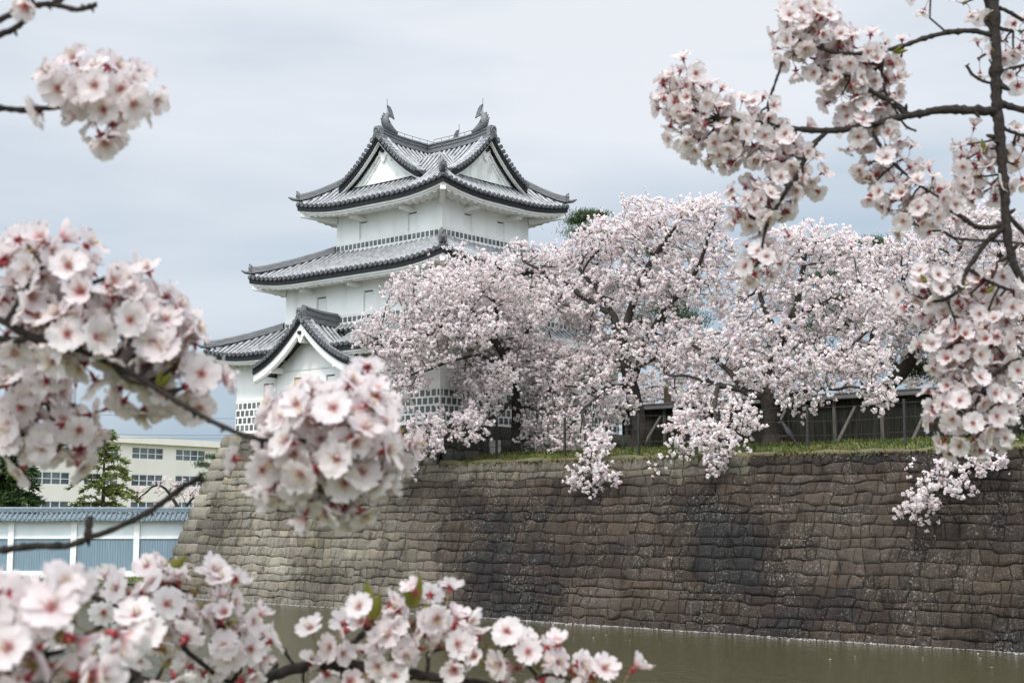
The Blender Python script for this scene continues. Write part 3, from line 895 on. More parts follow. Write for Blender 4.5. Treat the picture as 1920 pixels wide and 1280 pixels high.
uc, vc = -3.40, 2.62
gl = lambda a, b, z: (uc + a, b, z)                       # gable over the moat front, ridge runs back along y
gr = lambda a, b, z: (-b, vc + a, z)                      # gable on the right end, ridge runs along x
core = {}
for nm, bx in (('front', (-5.0, -1.8, .4, 5.4, 18.2)), ('side', (-3.4, -.4, 1.6, 4.3, 18.2))):
    mb = MB(); mb.box(*bx, bx[4] + .5 if len(bx) == 5 else 0)
    core[nm] = mb.build('gabled_roof', M['black'], turret)
zr1 = gable_roof(gl, 2.5, 19.98, 18.02, -.50, 5.35, core['front'], face_b=-.16, face_z=18.08, lift=.14, white=.10, blk=.22, ridge_h=.30)
zr2 = gable_roof(gr, 2.42, 19.96, 18.02, -.50, 3.25, core['side'], face_b=-.16, face_z=18.08, lift=.14, white=.10, blk=.22, ridge_h=.30)

# ---- the bay on the moat front with its own curved gable
gb = lambda a, b, z: (-5.2 + a, b, z)
bay = MB(); bt = MB(); bs = MB()
yb = -2.6
wins_b = [(-6.5, -5.85, 8.25, 9.28), (-4.4, -3.75, 8.25, 9.28)]
wall_face(bay, front(yb), -7.6, -2.85, ZT - .05, 9.6, wins_b)
wall_face(bay, left(-7.6), yb, -2.1, ZT - .05, 9.6); wall_face(bay, right(-2.85), yb, -2.1, ZT - .05, 9.6)
bay_root = bay.build('bay_wall', M['plaster'], turret)
tiles_band(bs, bt, front(yb), -7.63, -2.82, 7.06, 4, .325, .235, .365, wins_b)
tiles_band(bs, bt, left(-7.6), yb, -2.1, 7.06, 4, .325, .235, .365)
bs.build('tile_joints', M['plaster'], bay_root); bt.build('wall_tiles', M['namako'], bay_root)
for w_ in wins_b: shutter(front(yb), w_)
zr3 = gable_roof(gb, 3.15, 11.62, 9.62, -3.28, -1.0, bay_root, lift=.16, a=.42, face_b=-2.6, face_z=9.55, white=.36, blk=.19, ridge_w=.34, ridge_h=.44)
for sx, sz in ((-2.1, 9.62), (2.1, 9.62), (0, 10.80)):
    brk = MB(); brk.bar(gb(sx, -3.3, sz), gb(sx, -2.5, sz), .20, .24)
    brk.build('beam_end', M['plaster'], bay_root)

# ---- fish ornaments (tail up) with lightning rods
def shachi(base, fwd, h, nm='fish_ornament'):
    base = np.array(base, float); f = np.array(fwd, float); f /= np.linalg.norm(f); up = np.array([0, 0, 1.0]); sd = np.cross(f, up)
    P = lambda a, z, s=0: base + f * a * h + up * z * h + sd * s * h
    mb = MB()
    # head low on the ridge facing inwards, body arching outwards and up, tail curling back over
    ctrl = [(.80, .04, .09), (.62, .08, .13), (.42, .13, .17), (.22, .22, .20), (.06, .36, .205), (-.02, .52, .19), (-.01, .68, .155), (.07, .82, .12), (.18, .92, .09), (.27, .97, .06)]
    mb.tube([P(a, z) for a, z, r in ctrl], [r * h * 1.22 for a, z, r in ctrl], 10)
    body = mb.build(nm, M['ridge'], turret, smooth=True)
    def plate(poly, th=.035):
        m2 = MB()
        a = [P(x, z, th) for x, z in poly]; b = [P(x, z, -th) for x, z in poly]; n = len(poly)
        m2.add(a + b, [tuple(range(n)), tuple(range(2 * n - 1, n - 1, -1))] + [(i, (i + 1) % n, n + (i + 1) % n, n + i) for i in range(n)])
        return m2
    t = plate([(.12, .84), (.20, 1.06), (.18, 1.24), (.12, 1.40), (.30, 1.34), (.44, 1.16), (.52, .98), (.62, .74), (.46, .80), (.28, .82)])
    t.build('tail_fin', M['ridge'], body)
    for (x, z, s) in ((-.20, .34, .14), (-.24, .50, .15), (-.17, .66, .14), (-.08, .80, .13)):
        m2 = plate([(x + .10, z - .10), (x - s * .6, z + .02), (x - s * .75, z + .14), (x + .12, z + .10)], .02)
        m2.build('back_fin', M['ridge'], body)
    for s in (-1, 1):
        m2 = MB()
        m2.add([P(.10, .22, s * .16), P(.06, .46, s * .30), P(-.04, .52, s * .32), P(.0, .36, s * .26), P(-.06, .28, s * .18)], [(0, 1, 2, 3, 4)])
        m2.add([P(.10, .22, s * .13), P(.06, .46, s * .27), P(-.04, .52, s * .29), P(.0, .36, s * .23), P(-.06, .28, s * .15)], [(4, 3, 2, 1, 0)])
        m2.build('side_fin', M['ridge'], body)
    m2 = MB()
    m2.tube([P(.60, .02), P(.44, .03), P(.3, .04)], [.05 * h, .11 * h, .12 * h], 8); m2.tube([P(.50, .20), P(.40, .24)], [.04 * h, .06 * h], 6)
    m2.build('jaw', M['tile_dark'], body)
    m2 = MB(); m2.tube([P(.10, .80), P(.10, 1.72)], .012, 5)
    m2.build('lightning_rod', M['steel'], body)
shachi(gl(0, -.12, zr1(-.1) + .32), (0, 1, 0), .88)
shachi(gr(0, -.12, zr2(-.1) + .32), (-1, 0, 0), .88)
shachi(gl(0, 4.85, zr1(4.7) + .32), (0, -1, 0), .85)
lw = MB()
for g_, zr_, bb in ((gl, zr1, np.linspace(.6, 4.6, 9)), (gr, zr2, np.linspace(.6, 3.0, 6))):
    lw.tube([g_(0, b, zr_(b) + .54) for b in bb], .012, 4)
    for b in bb: lw.tube([g_(0, b, zr_(b) + .38), g_(0, b, zr_(b) + .55)], .012, 4)
lw.build('ridge_wire', M['steel'], turret)

# ------------------------------------------------------------------ pale tile-capped wall on the far bank
PY = 66.5
px2x = lambda px, Y: (px - CX) / 2668.0 * Y
zw = lambda y: EYE - (y - HZ) * PY / 2668.0
pw = thing('boundary_wall', 'long pale plaster wall with blue-grey board panels and a blue tiled cap across the moat', 'wall', (-26, PY, .36))
mb = MB(False); x0, x1 = -50.0, -14.2
mb.box(x0, x1, PY, PY + .22, .3, 3.05); mb.build('wall_body', M['pale_wall'], pw)
posts = [px2x(24.5 + 117.3 * i, PY) for i in range(-8, 3)]
for i, px_ in enumerate(posts):
    mb = MB(False); mb.box(px_ - .135, px_ + .135, PY - .14, PY - .001, .34, 2.93); mb.build('wall_post', M['white_trim'], pw)
mb = MB(False)
mb.box(x0, x1, PY - .10, PY - .002, .30, zw(1068)); mb.build('wall_plinth', M['white_trim'], pw)
mb = MB(False); mb.box(x0, x1, PY - .09, PY - .003, zw(1009), zw(1006)); mb.build('wall_rail', M['white_trim'], pw)
mb = MB(False); mb.box(x0, x1, PY - .16, PY - .003, 2.88, 2.97); mb.build('wall_rail', M['white_trim'], pw)
for i in range(len(posts)):
    a = posts[i] + .14; b = (posts[i + 1] - .14) if i + 1 < len(posts) else -14.25
    if b - a < .3: continue
    mb = MB(False); n = max(2, int((b - a) / .115)); w = (b - a) / n; za, zb = zw(1068), zw(1009)
    for j in range(n):
        mb.add([(a + j * w, PY - .03, za), (a + (j + .86) * w, PY - .045, za), (a + (j + 1) * w, PY - .03, za),
                (a + j * w, PY - .03, zb), (a + (j + .86) * w, PY - .045, zb), (a + (j + 1) * w, PY - .03, zb)], [(0, 1, 4, 3), (1, 2, 5, 4)])
    mb.build('board_panel', M['blue_panel'], pw)
rt = MB(False); cp = MB(False)
for sg in (-1, 1):
    k = int((x1 - x0) / .23); pt = (x1 - x0) / k; cols = [((i + o) * pt, h * .75) for i in range(k) for o, h in OFFS]
    ts = [(0, .02), (.31, 0), (.33, .02), (.64, 0), (.66, .02), (1, 0)]
    rt.grid([[(x0 + l, PY + .11 + sg * .56 * (1 - t), 3.0 + .38 * t + h + d + .03 * math.sin(l * 1.3)) for t, d in ts] for l, h in cols], 0, flip=(sg < 0))
    for i in range(k): cp.disc((x0 + (i + .5) * pt, PY + .11 + sg * .54, 3.03), (0, sg, 0), .065, .05, 8)
rt.build('cap_tiles', M['blue_tile'], pw); cp.build('eave_tiles', M['blue_tile'], pw)
mb = MB(False)
mb.bar((x0, PY + .11, 3.45), (x1, PY + .11, 3.45), .20, .14); mb.tube([(x0, PY + .11, 3.54), (x1, PY + .11, 3.54)], .09, 10)
mb.build('cap_ridge', M['blue_tile'], pw)

# ------------------------------------------------------------------ cream school building
sA = at(219, 817, 165); ex = np.array([.514, .857, 0]); ex /= np.linalg.norm(ex); en = np.array([ex[1], -ex[0], 0])   # en faces the camera side
ztop = sA[2]
SP = lambda s, o, z: (sA[0] + ex[0] * s + en[0] * o, sA[1] + ex[1] * s + en[1] * o, z)
sb = thing('school_building', 'cream three-storey building with rows of sliding windows behind the pale boundary wall', 'building', SP(0, -6, .6))
bays = [2.5 + 7.2 * i for i in range(-5, 4)]
rows = [(9.45, 10.85), (6.25, 7.65), (3.05, 4.45)]
wins = [(b, b + 5.1, z0, z1) for b in bays for z0, z1 in rows]
mb = MB(False)
wall_face(mb, SP, -42, 30, .5, ztop - .75, wins, deep=.18)
mb.add([SP(-42, 0, .5), SP(-42, -11, .5), SP(-42, -11, ztop - .7), SP(-42, 0, ztop - .7)], [(3, 2, 1, 0)])
mb.add([SP(30, 0, .5), SP(30, -11, .5), SP(30, -11, ztop - .7), SP(30, 0, ztop - .7)], [(0, 1, 2, 3)])
mb.add([SP(-42, -11, .5), SP(30, -11, .5), SP(30, -11, ztop - .7), SP(-42, -11, ztop - .7)], [(0, 1, 2, 3)])
mb.build('wall', M['cream'], sb)
mb = MB(False)
c = [SP(s, o, z) for z in (ztop - .75, ztop) for s, o in ((-42.6, -11.6), (30.6, -11.6), (30.6, .6), (-42.6, .6))]
mb.add(c, [(0, 3, 2, 1), (4, 5, 6, 7), (0, 1, 5, 4), (1, 2, 6, 5), (2, 3, 7, 6), (3, 0, 4, 7)])
mb.build('flat_roof', M['cream'], sb)
for (a, b, z0, z1) in wins:
    if a < -32: continue
    f = MB(False)
    for s in np.linspace(a, b, 5): pbox(f, SP, s - .05, s + .05, -.14, -.02, z0, z1)
    for z in (z0, z0 + .62, z1 - .08): pbox(f, SP, a, b, -.13, -.025, z, z + .08)
    fo = f.build('window', M['white_trim'], sb)
    g = MB(False); V = [SP(a, -.16, z0), SP(b, -.16, z0), SP(b, -.16, z1), SP(a, -.16, z1)]
    g.add(V, [(0, 1, 2, 3)]); g.build('pane', M['glass'], fo)
for s in (.6, 17.4, -24):
    mb = MB(False); mb.tube([SP(s, .08, .6), SP(s, .08, ztop - .8)], .07, 6); mb.build('drainpipe', M['white_trim'], sb)

# power lines in the distance
pl = MB(False)
for za, zb in ((757, 779), (806, 812), (800, 806)):
    a = at(-150, za - 8, 118); b = at(620, zb + 4, 122)
    t = np.linspace(0, 1, 14)[:, None]
    pts = a * (1 - t) + b * t; pts[:, 2] -= (1.2 * 4 * t * (1 - t))[:, 0] * .5
    pl.tube(pts, .014, 4)
o = pl.build('power_line', M['steel'], origin=at(200, 780, 119))
tag(o, 'thin overhead wires crossing the sky left of the castle turret', 'power line')

# ------------------------------------------------------------------ board fence on the bank, wire fence, small things
YF = 10.35
XL_, XR_ = 2.0, 42.0
bf = thing('board_fence', 'dark weathered board fence with a roofed cap and slanting props behind the cherry trunks', 'fence', W((14, YF, 5.9)))
mb = MB(); rr = random.Random(3); x = XL_
while x < XR_:
    w = .15 + .12 * rr.random()
    c = np.ones(3) * (.34 + .36 * rr.random()) * (1.9 if rr.random() < .12 else 1)
    o_ = .02 * rr.random()
    mb.box(x, x + w - .008, YF - .025 - o_, YF + .02, 5.55, 8.14 - .03 * rr.random(), 0, c)
    x += w
mb.build('boards', M['wood_dark'], bf)
mb = MB()
for sg in (-1, 1):
    mb.add([(XL_ - .1, YF + sg * .34, 8.12), (XR_, YF + sg * .34, 8.12), (XR_, YF, 8.30), (XL_ - .1, YF, 8.30), (XL_ - .1, YF + sg * .34, 8.08), (XR_, YF + sg * .34, 8.08), (XR_, YF, 8.26), (XL_ - .1, YF, 8.26)],
           [(0, 1, 2, 3), (7, 6, 5, 4), (0, 4, 5, 1), (0, 3, 7, 4)])
mb.tube([(XL_ - .1, YF, 8.32), (XR_, YF, 8.32)], .06, 8)
mb.build('cap', M['wood_cap'], bf)
x = XL_ + .3
while x < XR_:
    mb = MB(); mb.box(x - .07, x + .07, YF - .14, YF - .055, 5.5, 8.09); mb.build('fence_post', M['wood_grey'] if rr.random() < .22 else M['wood_dark'], bf); x += 2.15
for x in np.arange(4.2, 40, 3.25):
    mb = MB(); mb.tube([(x + .1, YF - .20, 7.75), (x - .05 + .2 * rr.random(), YF - 2.1, 5.85)], [.055, .075], 8); mb.build('prop', M['wood_grey'], bf)

wf = thing('wire_fence', 'thin dark wire fence on slim steel posts along the grassy top of the stone wall', 'fence', W((14, -1.3, 5.5)))
for x in np.arange(4.3, 40, 3.45):
    z = bank_z(x, -1.3); mb = MB()
    mb.box(x - .035, x + .035, -1.335, -1.265, z - .1, z + 1.5); mb.build('fence_post', M['steel'], wf)
for h in (.45, .92, 1.38):
    mb = MB(); mb.tube([(x, -1.34, bank_z(x, -1.3) + h - .02 * math.sin(x)) for x in np.arange(3.5, 41, 1.15)], .0075, 4); mb.build('wire', M['steel'], wf)

q = to_local(on_y(929, 846, 0.2))
mb = MB(); z = bank_z(q[0], .2)
mb.box(q[0] - .20, q[0] + .16, .05, .35, z - .1, z + .62); 
o = mb.build('stone_marker', M['concrete'], origin=W((q[0], .2, z)))
tag(o, 'small pale concrete marker block standing on the grass below the turret', 'marker')
q = to_local(on_y(1078, 846, 4.6)); z0 = bank_z(q[0], 4.6)
mb = MB()
pf = [(-1.1, -.2), (1.6, -.2), (1.6, .05), (.55, .62), (.35, 1.02), (-1.1, 1.02)]
fr = [(q[0] + x_, 4.6, z0 + z_) for x_, z_ in pf]; bk = [(q[0] + x_, 5.6, z0 + z_) for x_, z_ in pf]
mb.add(fr + bk, [tuple(range(6))] + [(i, (i + 1) % 6, 6 + (i + 1) % 6, 6 + i) for i in range(6)])
o = mb.build('entrance_ramp', M['concrete'], origin=W((q[0], 5, z0)))
tag(o, 'pale concrete ramp cheek sloping down beside the turret wall under the blossom', 'ramp')

# crow on the bank
q = to_local(on_y(1478, 838, -.9)); zc = bank_z(q[0], -.9)
cr_o = thing('crow', 'black crow perched low in front of the dark board fence', 'bird', W((q[0], -.9, zc)))
B = lambda a, z: (q[0] + a, -.9, zc + z)
mb = MB()
mb.tube([B(-.27, .86), B(-.22, .85), B(-.17, .78), B(-.12, .70), B(0, .55), B(.10, .40), B(.18, .26), B(.26, .12)], [.03, .07, .075, .085, .115, .095, .05, .022], 10)
mb.build('body', M['crow'], cr_o, smooth=True)
mb = MB(); mb.tube([B(-.27, .865), B(-.34, .85), B(-.39, .83)], [.028, .02, .004], 6); mb.build('bill', M['crow_bill'], cr_o)
for sg in (-1, 1):
    mb = MB(); mb.tube([(q[0] - .08, -.9 + sg * .085, zc + .66), (q[0] + .04, -.9 + sg * .10, zc + .46), (q[0] + .19, -.9 + sg * .05, zc + .2)], [.03, .05, .012], 8); mb.build('wing', M['crow'], cr_o, smooth=True)
    mb = MB(); mb.tube([(q[0] + .02, -.9 + sg * .04, zc + .46), (q[0] + .0, -.9 + sg * .05, zc + .36)], .012, 5); mb.build('leg', M['steel'], cr_o)
q2 = q
mb = MB(); mb.tube([(q2[0] + .45, -.9, zc - .1), (q2[0] + .2, -.9, zc + .28), (q2[0] - .15, -.88, zc + .37), (q2[0] - .4, -.86, zc + .36)], [.05, .04, .035, .02], 7)
o = mb.build('dead_branch', M['bark'], origin=W((q2[0] + .45, -.9, zc)))
tag(o, 'short bare dark branch stub under the crow by the board fence', 'branch')

# ------------------------------------------------------------------ foliage helpers
def rot_frames(n, rng, normals=None, jitter=1.0):
    if normals is None: nn = rng.normal(size=(n, 3))
    else: nn = normals + jitter * rng.normal(size=(n, 3))
    nn /= np.linalg.norm(nn, axis=1)[:, None] + 1e-9
    r = rng.normal(size=(n, 3)); a = np.cross(nn, r); a /= np.linalg.norm(a, axis=1)[:, None] + 1e-9
    return nn, a, np.cross(nn, a)
def quads_object(name, V, col, mats, parent, origin=None, matidx=None):
    # V (n, 4, 3) in world space
    n = len(V)
    origin = root_loc(parent) if parent is not None else np.asarray(origin)
    me = bpy.data.meshes.new(name)
    me.vertices.add(n * 4); me.loops.add(n * 4); me.polygons.add(n)
    me.vertices.foreach_set('co', (V.reshape(-1, 3) - origin).astype(np.float32).ravel())
    me.loops.foreach_set('vertex_index', np.arange(n * 4, dtype=np.int32))
    me.polygons.foreach_set('loop_start', np.arange(0, n * 4, 4, dtype=np.int32))
    if not isinstance(mats, (list, tuple)): mats = [mats]
    for m in mats: me.materials.append(m)
    if matidx is not None: me.polygons.foreach_set('material_index', matidx.astype(np.int32))
    ca = me.color_attributes.new('tint', 'FLOAT_COLOR', 'POINT')
    ca.data.foreach_set('color', np.concatenate([np.repeat(col, 4, axis=0), np.ones((n * 4, 1))], 1).astype(np.float32).ravel())
    me.update(calc_edges=True); me.validate()
    o = bpy.data.objects.new(name, me); COL.objects.link(o)
    if parent is not None: o.parent = parent
    else: o.location = origin
    return o
def blades(P, D, length, width, rng):
    # thin quads of given direction D from P
    n = len(P)
    D = D / (np.linalg.norm(D, axis=1)[:, None] + 1e-9)
    s = np.cross(D, rng.normal(size=(n, 3))); s /= np.linalg.norm(s, axis=1)[:, None] + 1e-9
    L_ = (length * (.6 + .8 * rng.random(n)))[:, None]; w = (width * (.7 + .6 * rng.random(n)))[:, None]
    return np.stack([P - s * w / 2, P + s * w / 2, P + D * L_ + s * w * .25, P + D * L_ - s * w * .25], 1)

# grass along the top of the wall, the far bank, and tufts in the stones (too many blades to count)
rng = np.random.default_rng(21)
n = 15000
xs_ = rng.uniform(2.8, 36, n); ys_ = -2.95 + 4.2 * rng.random(n) ** 1.8
pts = np.array([(x, y, bank_z(x, y) - .03) for x, y in zip(xs_, ys_)])
D = np.stack([rng.normal(0, .45, n), rng.normal(-.25, .45, n), np.ones(n)], 1)
hang = ys_ < -2.75
D[hang, 2] = rng.normal(.2, .5, hang.sum()); D[hang, 1] -= .6
Vq = blades(W(pts), D @ CF.T, .15, .045, rng)
dry = np.array([mnoise.noise((x * .45, y * 1.2, 9)) for x, y in zip(xs_, ys_)]) + (ys_ < -2.55) * .45 + (np.abs(xs_ - 6) < 3.5) * .25
c = np.where((dry > .22)[:, None], np.array([.62, .47, .33]), np.array([.30, .44, .24])) * (.55 + .6 * rng.random(n))[:, None]
o = quads_object('grass', Vq, c, M['grass'], None, W((14, -2, 5.4)))
tag(o, None, None, kind='stuff')
n = 5000
xw = rng.uniform(-46, -16, n); yw = 60.75 + 5.6 * rng.random(n) ** 1.5
Vq = blades(np.stack([xw, yw, np.full(n, .34)], 1), np.stack([rng.normal(0, .4, n), rng.normal(0, .4, n), np.ones(n)], 1), .16, .035, rng)
o = quads_object('bank_grass', Vq, np.array([.45, .58, .34]) * (.6 + .8 * rng.random(n))[:, None], M['grass'], None, (-25, 63, .36))
tag(o, None, None, kind='stuff')
# soil lip where turf meets the stone
mb = MB(); xg = np.linspace(2.7, 36, 140)
mb.grid([[(x, -2.92 - d + .09 * mnoise.noise((x * 1.4, d * 4, 2)), ZG + h + .09 * mnoise.noise((x * .9, h * 3, 6))) for x in xg] for d, h in ((-.5, .12), (-.12, .10), (.0, .03), (.03, -.07), (-.12, -.14))], 0, flip=True)
tag(mb.build('turf_edge', M['soil'], smooth=True), None, None, kind='structure')

# floating petals along the foot of the wall
n = 3600
xp = rng.uniform(UX - 2, 34, n); yo = np.abs(rng.normal(0, .16, n)) * (1 + .5 * np.sin(xp * .7)); yo *= .5 + 1.3 * np.array([mnoise.noise((x * .5, 3, 3)) + .5 for x in xp]).clip(0, 2); far = rng.random(n) < .02; yo[far] = rng.uniform(0, 5, far.sum())
pp = np.stack([xp, -2.45 - batter(ZW) - .06 - yo, np.full(n, ZW + .012)], 1)
ang = rng.random(n) * 6.28; s_ = .014 + .018 * rng.random(n)
a_ = np.stack([np.cos(ang), np.sin(ang), rng.normal(0, .25, n)], 1) * s_[:, None]; b_ = np.stack([-np.sin(ang), np.cos(ang), rng.normal(0, .25, n)], 1) * (s_ * .8)[:, None]
pw_ = W(pp)
M['petal_far'] = mat('blossom', (.86, .80, .79), (.90, .855, .84), .7, 3, tint=1.0, trans=.45)
o = quads_object('floating_petals', np.stack([pw_ - a_ - b_, pw_ + a_ - b_, pw_ + a_ + b_, pw_ - a_ + b_], 1), np.ones((n, 3)) * .32, M['petal_far'], None, W((10, -5, ZW)))
tag(o, None, None, kind='stuff')

# ------------------------------------------------------------------ conifers and pines
def whorl_conifer(name, label, px, topy, Y, zb, spread, matn, seed, dens=1.0, droop=.25, wh=.42, group=None, h0=.0, tuft=.42):
    rng = np.random.default_rng(seed)
    X = px2x(px, Y); zt = EYE + (HZ - topy) / 2668 * Y
    t = thing(name, label, 'conifer tree', (X, Y, zb), group)
    H = zt - zb
    mb = MB(False); mb.tube([(X, Y, zb - .2), (X + .03, Y, zb + H * .5), (X, Y, zt - .1)], [.16 + H * .008, .11, .02], 8)
    z = zb + .5; Vs = []; cs = []
    bm = mb
    while z < zt - .15:
        f = (z - zb) / H
        L_ = spread * (1 - f) ** .8 * (.75 + .5 * rng.random()) + .15
        for k in range(int(5 + 2 * rng.random())):
            az = rng.random() * 6.28; l = L_ * (.7 + .5 * rng.random()); up = .25 * (f) + .12 * rng.normal()
            d = np.array([math.cos(az), math.sin(az), 0])
            tt = np.linspace(0, 1, 7)
            pts = np.array([(X, Y, z)]) + d * (l * tt)[:, None] + np.array([0, 0, 1]) * (l * (up + .35 * tt * (1 - tt) - droop * tt ** 2) * 1.0)[:, None] * tt[:, None] ** .5
            bm.tube(pts, np.linspace(.035, .008, 7), 4, cap=False)
            nb = int(26 * l / spread * dens * 2.2) + 8
            u_ = rng.random(nb) ** .7
            idx = u_ * 6; i0 = np.clip(idx.astype(int), 0, 5); fr = (idx - i0)[:, None]
            P = pts[i0] * (1 - fr) + pts[i0 + 1] * fr
            side = np.cross(d, [0, 0, 1])[None] * rng.choice([-1, 1], nb)[:, None]
            D = d[None] * .8 + side * rng.uniform(.2, 1, nb)[:, None] + np.stack([rng.normal(0, .2, nb)] * 2 + [rng.normal(-.12, .28, nb)], 1)
            for rep_ in range(2):
                Vs.append(blades(P + rng.normal(0, .04, (nb, 3)), D + rng.normal(0, .3, (nb, 3)), tuft, .085, rng)); cs.append(np.ones((nb, 3)) * (.5 * (.55 + .9 * rng.random(nb)))[:, None] * (np.array([1.15, 1.1, .9]) if f > .4 else 1))
        z += wh * (.6 + .6 * rng.random()) * (1 - .35 * f)
    bm.build('trunk', M['pine_bark'], t)
    quads_object('foliage', np.concatenate(Vs), np.concatenate(cs), M[matn], t)
    return t
whorl_conifer('cedar_tree', 'light green spreading cedar in front of the cream building', 192, 800, 90, .6, 3.2, 'cedar', 4, 1.15, .30, .80, tuft=.30)
whorl_conifer('dark_conifer', 'dark dense conifer at the left edge beyond the pale wall', 12, 776, 84, .6, 2.7, 'conifer', 9, 1.8, .35, .34)
whorl_conifer('dark_conifer', 'dark conifer furthest left, mostly hidden behind blossom', -70, 790, 92, .6, 3.2, 'conifer', 19, 1.6, .35, .36)

def pine(name, label, px, pyb, yl, pads, seed, trunk_pts=None):
    # pads: (px, py, rx_px, ry_px) needle clouds on the upright plane y = yl of the castle frame
    rng = np.random.default_rng(seed)
    b = on_y(px, pyb, yl)
    zb = 5.6 if yl is not None else b[2]
    base = np.array([b[0], b[1], zb])
    t = thing(name, label, 'pine tree', base)
    top = on_y(pads[0][0], pads[0][1], yl)
    bm = MB(False); Vs = []; cs = []
    bm.tube([base - (0, 0, .3), base * .5 + top * .5 + (.2, 0, 0), top], [.22, .15, .04], 8)
    for (x, y, rx, ry) in pads:
        c = on_y(x, y, yl) ; sc = c[1] / 2668
        c = c + np.array([0, rng.normal(0, .7), 0])
        f = np.clip((c[2] - 1.0 - base[2]) / (top[2] - base[2]), 0, 1)
        a = base * (1 - f) + top * f
        bm.tube([a, (a + c) / 2 + (0, 0, -.15), c], [.07, .05, .02], 5)
        n = int(900 * (rx * ry) / 500) + 400
        P = c + rng.normal(size=(n, 3)) * np.array([rx * sc * .5, rx * sc * .5, ry * sc * .42])
        D = rng.normal(size=(n, 3)) * .6 + np.array([0, 0, .9])
        Vs.append(blades(P, D, .17, .032, rng)); cs.append(np.ones((n, 3)) * (.5 * (.6 + .8 * rng.random(n)))[:, None])
    bm.build('trunk', M['pine_bark'], t)
    quads_object('foliage', np.concatenate(Vs), np.concatenate(cs), M['pine'], t)
pine('pine_tree', 'tall pine showing its green crown just right of the turret roof, above the cherry blossom', 1100, 700, 15, [(1096, 406, 28, 9), (1082, 414, 26, 7), (1118, 407, 24, 7), (1100, 440, 45, 14), (1140, 470, 40, 16), (1080, 500, 50, 18), (1130, 540, 50, 20)], 31)
pine('pine_tree', 'dark pine half hidden in the middle of the tallest blossoming cherry', 1250, 700, 13, [(1235, 470, 34, 14), (1220, 520, 40, 18), (1270, 545, 40, 16), (1250, 580, 50, 20), (1290, 600, 40, 18), (1200, 600, 40, 18), (1180, 640, 44, 18), (1290, 650, 40, 16)], 32)
pine('pine_tree', 'dark pine showing between the two blossom crowns right of centre', 1610, 700, 14, [(1640, 455, 30, 12), (1590, 475, 40, 14), (1655, 480, 30, 14), (1560, 520, 50, 20), (1600, 570, 60, 24), (1560, 610, 60, 22), (1650, 600, 50, 22), (1500, 640, 60, 22), (1600, 690, 60, 20)], 33)
pine('pine_tree', 'dark pine behind the blossom at the right edge beyond the board fence', 1820, 720, 14, [(1830, 560, 50, 22), (1780, 600, 50, 22), (1870, 600, 50, 22), (1800, 650, 60, 24), (1860, 680, 60, 22), (1740, 690, 50, 20), (1910, 640, 50, 24)], 34)
pine('small_pine', 'small pine leaning out beside the left corner of the stone wall', 425, 940, 24, [(402, 858, 16, 6), (385, 872, 16, 6), (410, 876, 20, 7), (395, 889, 20, 6), (380, 901, 14, 5), (412, 900, 18, 6), (408, 915, 14, 5)], 35)

# ------------------------------------------------------------------ the big cherry trees: grown branch by branch into their crowns
from mathutils.kdtree import KDTree
def grow(base, limbs, attract, step, kill, infl, rng, maxit=160):
    nodes = [np.array(base, float)]; par = [-1]
    for limb in limbs:                               # hand-laid main limbs: list of points, each limb starts at the nearest node
        pts = [np.array(p, float) for p in limb]
        cur = int(np.argmin([np.linalg.norm(n - pts[0]) for n in nodes]))
        prev = nodes[cur]
        for p in pts:
            d = np.linalg.norm(p - prev); k = max(1, int(d / step))
            for q in range(1, k + 1):
                w = prev + (p - prev) * q / k
                if 0 < q < k: w = w + rng.normal(0, .035, 3)
                nodes.append(w); par.append(cur); cur = len(nodes) - 1
            prev = p
    A = np.array(attract); alive = np.ones(len(A), bool)
    N = np.array(nodes)
    best = np.full(len(A), 1e9); bi = np.zeros(len(A), int)
    for i in range(0, len(N), 64):
        d = np.linalg.norm(A[:, None] - N[None, i:i + 64], axis=2); j = d.argmin(1); dm = d[np.arange(len(A)), j]
        u_ = dm < best; best[u_] = dm[u_]; bi[u_] = j[u_] + i
    for it in range(maxit):
        act = alive & (best < infl)
        if not act.any():
            if alive.any() and infl < 9: infl *= 1.4; continue
            break
        idx = np.where(act)[0]
        dirs = {}
        for a in idx:
            v_ = A[a] - nodes[bi[a]]; v_ /= np.linalg.norm(v_) + 1e-9
            b = bi[a]; dirs[b] = dirs.get(b, 0) + v_
        new = []
        for b, d in dirs.items():
            d = d / (np.linalg.norm(d) + 1e-9)
            if par[b] >= 0:
                g = nodes[b] - nodes[par[b]]; d = d + .35 * g / (np.linalg.norm(g) + 1e-9)
            d = d + rng.normal(0, .22, 3); d /= np.linalg.norm(d)
            nodes.append(nodes[b] + d * step); par.append(b); new.append(len(nodes) - 1)
        NN = np.array([nodes[i] for i in new])
        d = np.linalg.norm(A[:, None] - NN[None], axis=2); j = d.argmin(1); dm = d[np.arange(len(A)), j]
        u_ = dm < best; best[u_] = dm[u_]; bi[u_] = np.array(new)[j[u_]]
        alive &= best > kill
        if not alive.any(): break
    return np.array(nodes), np.array(par)

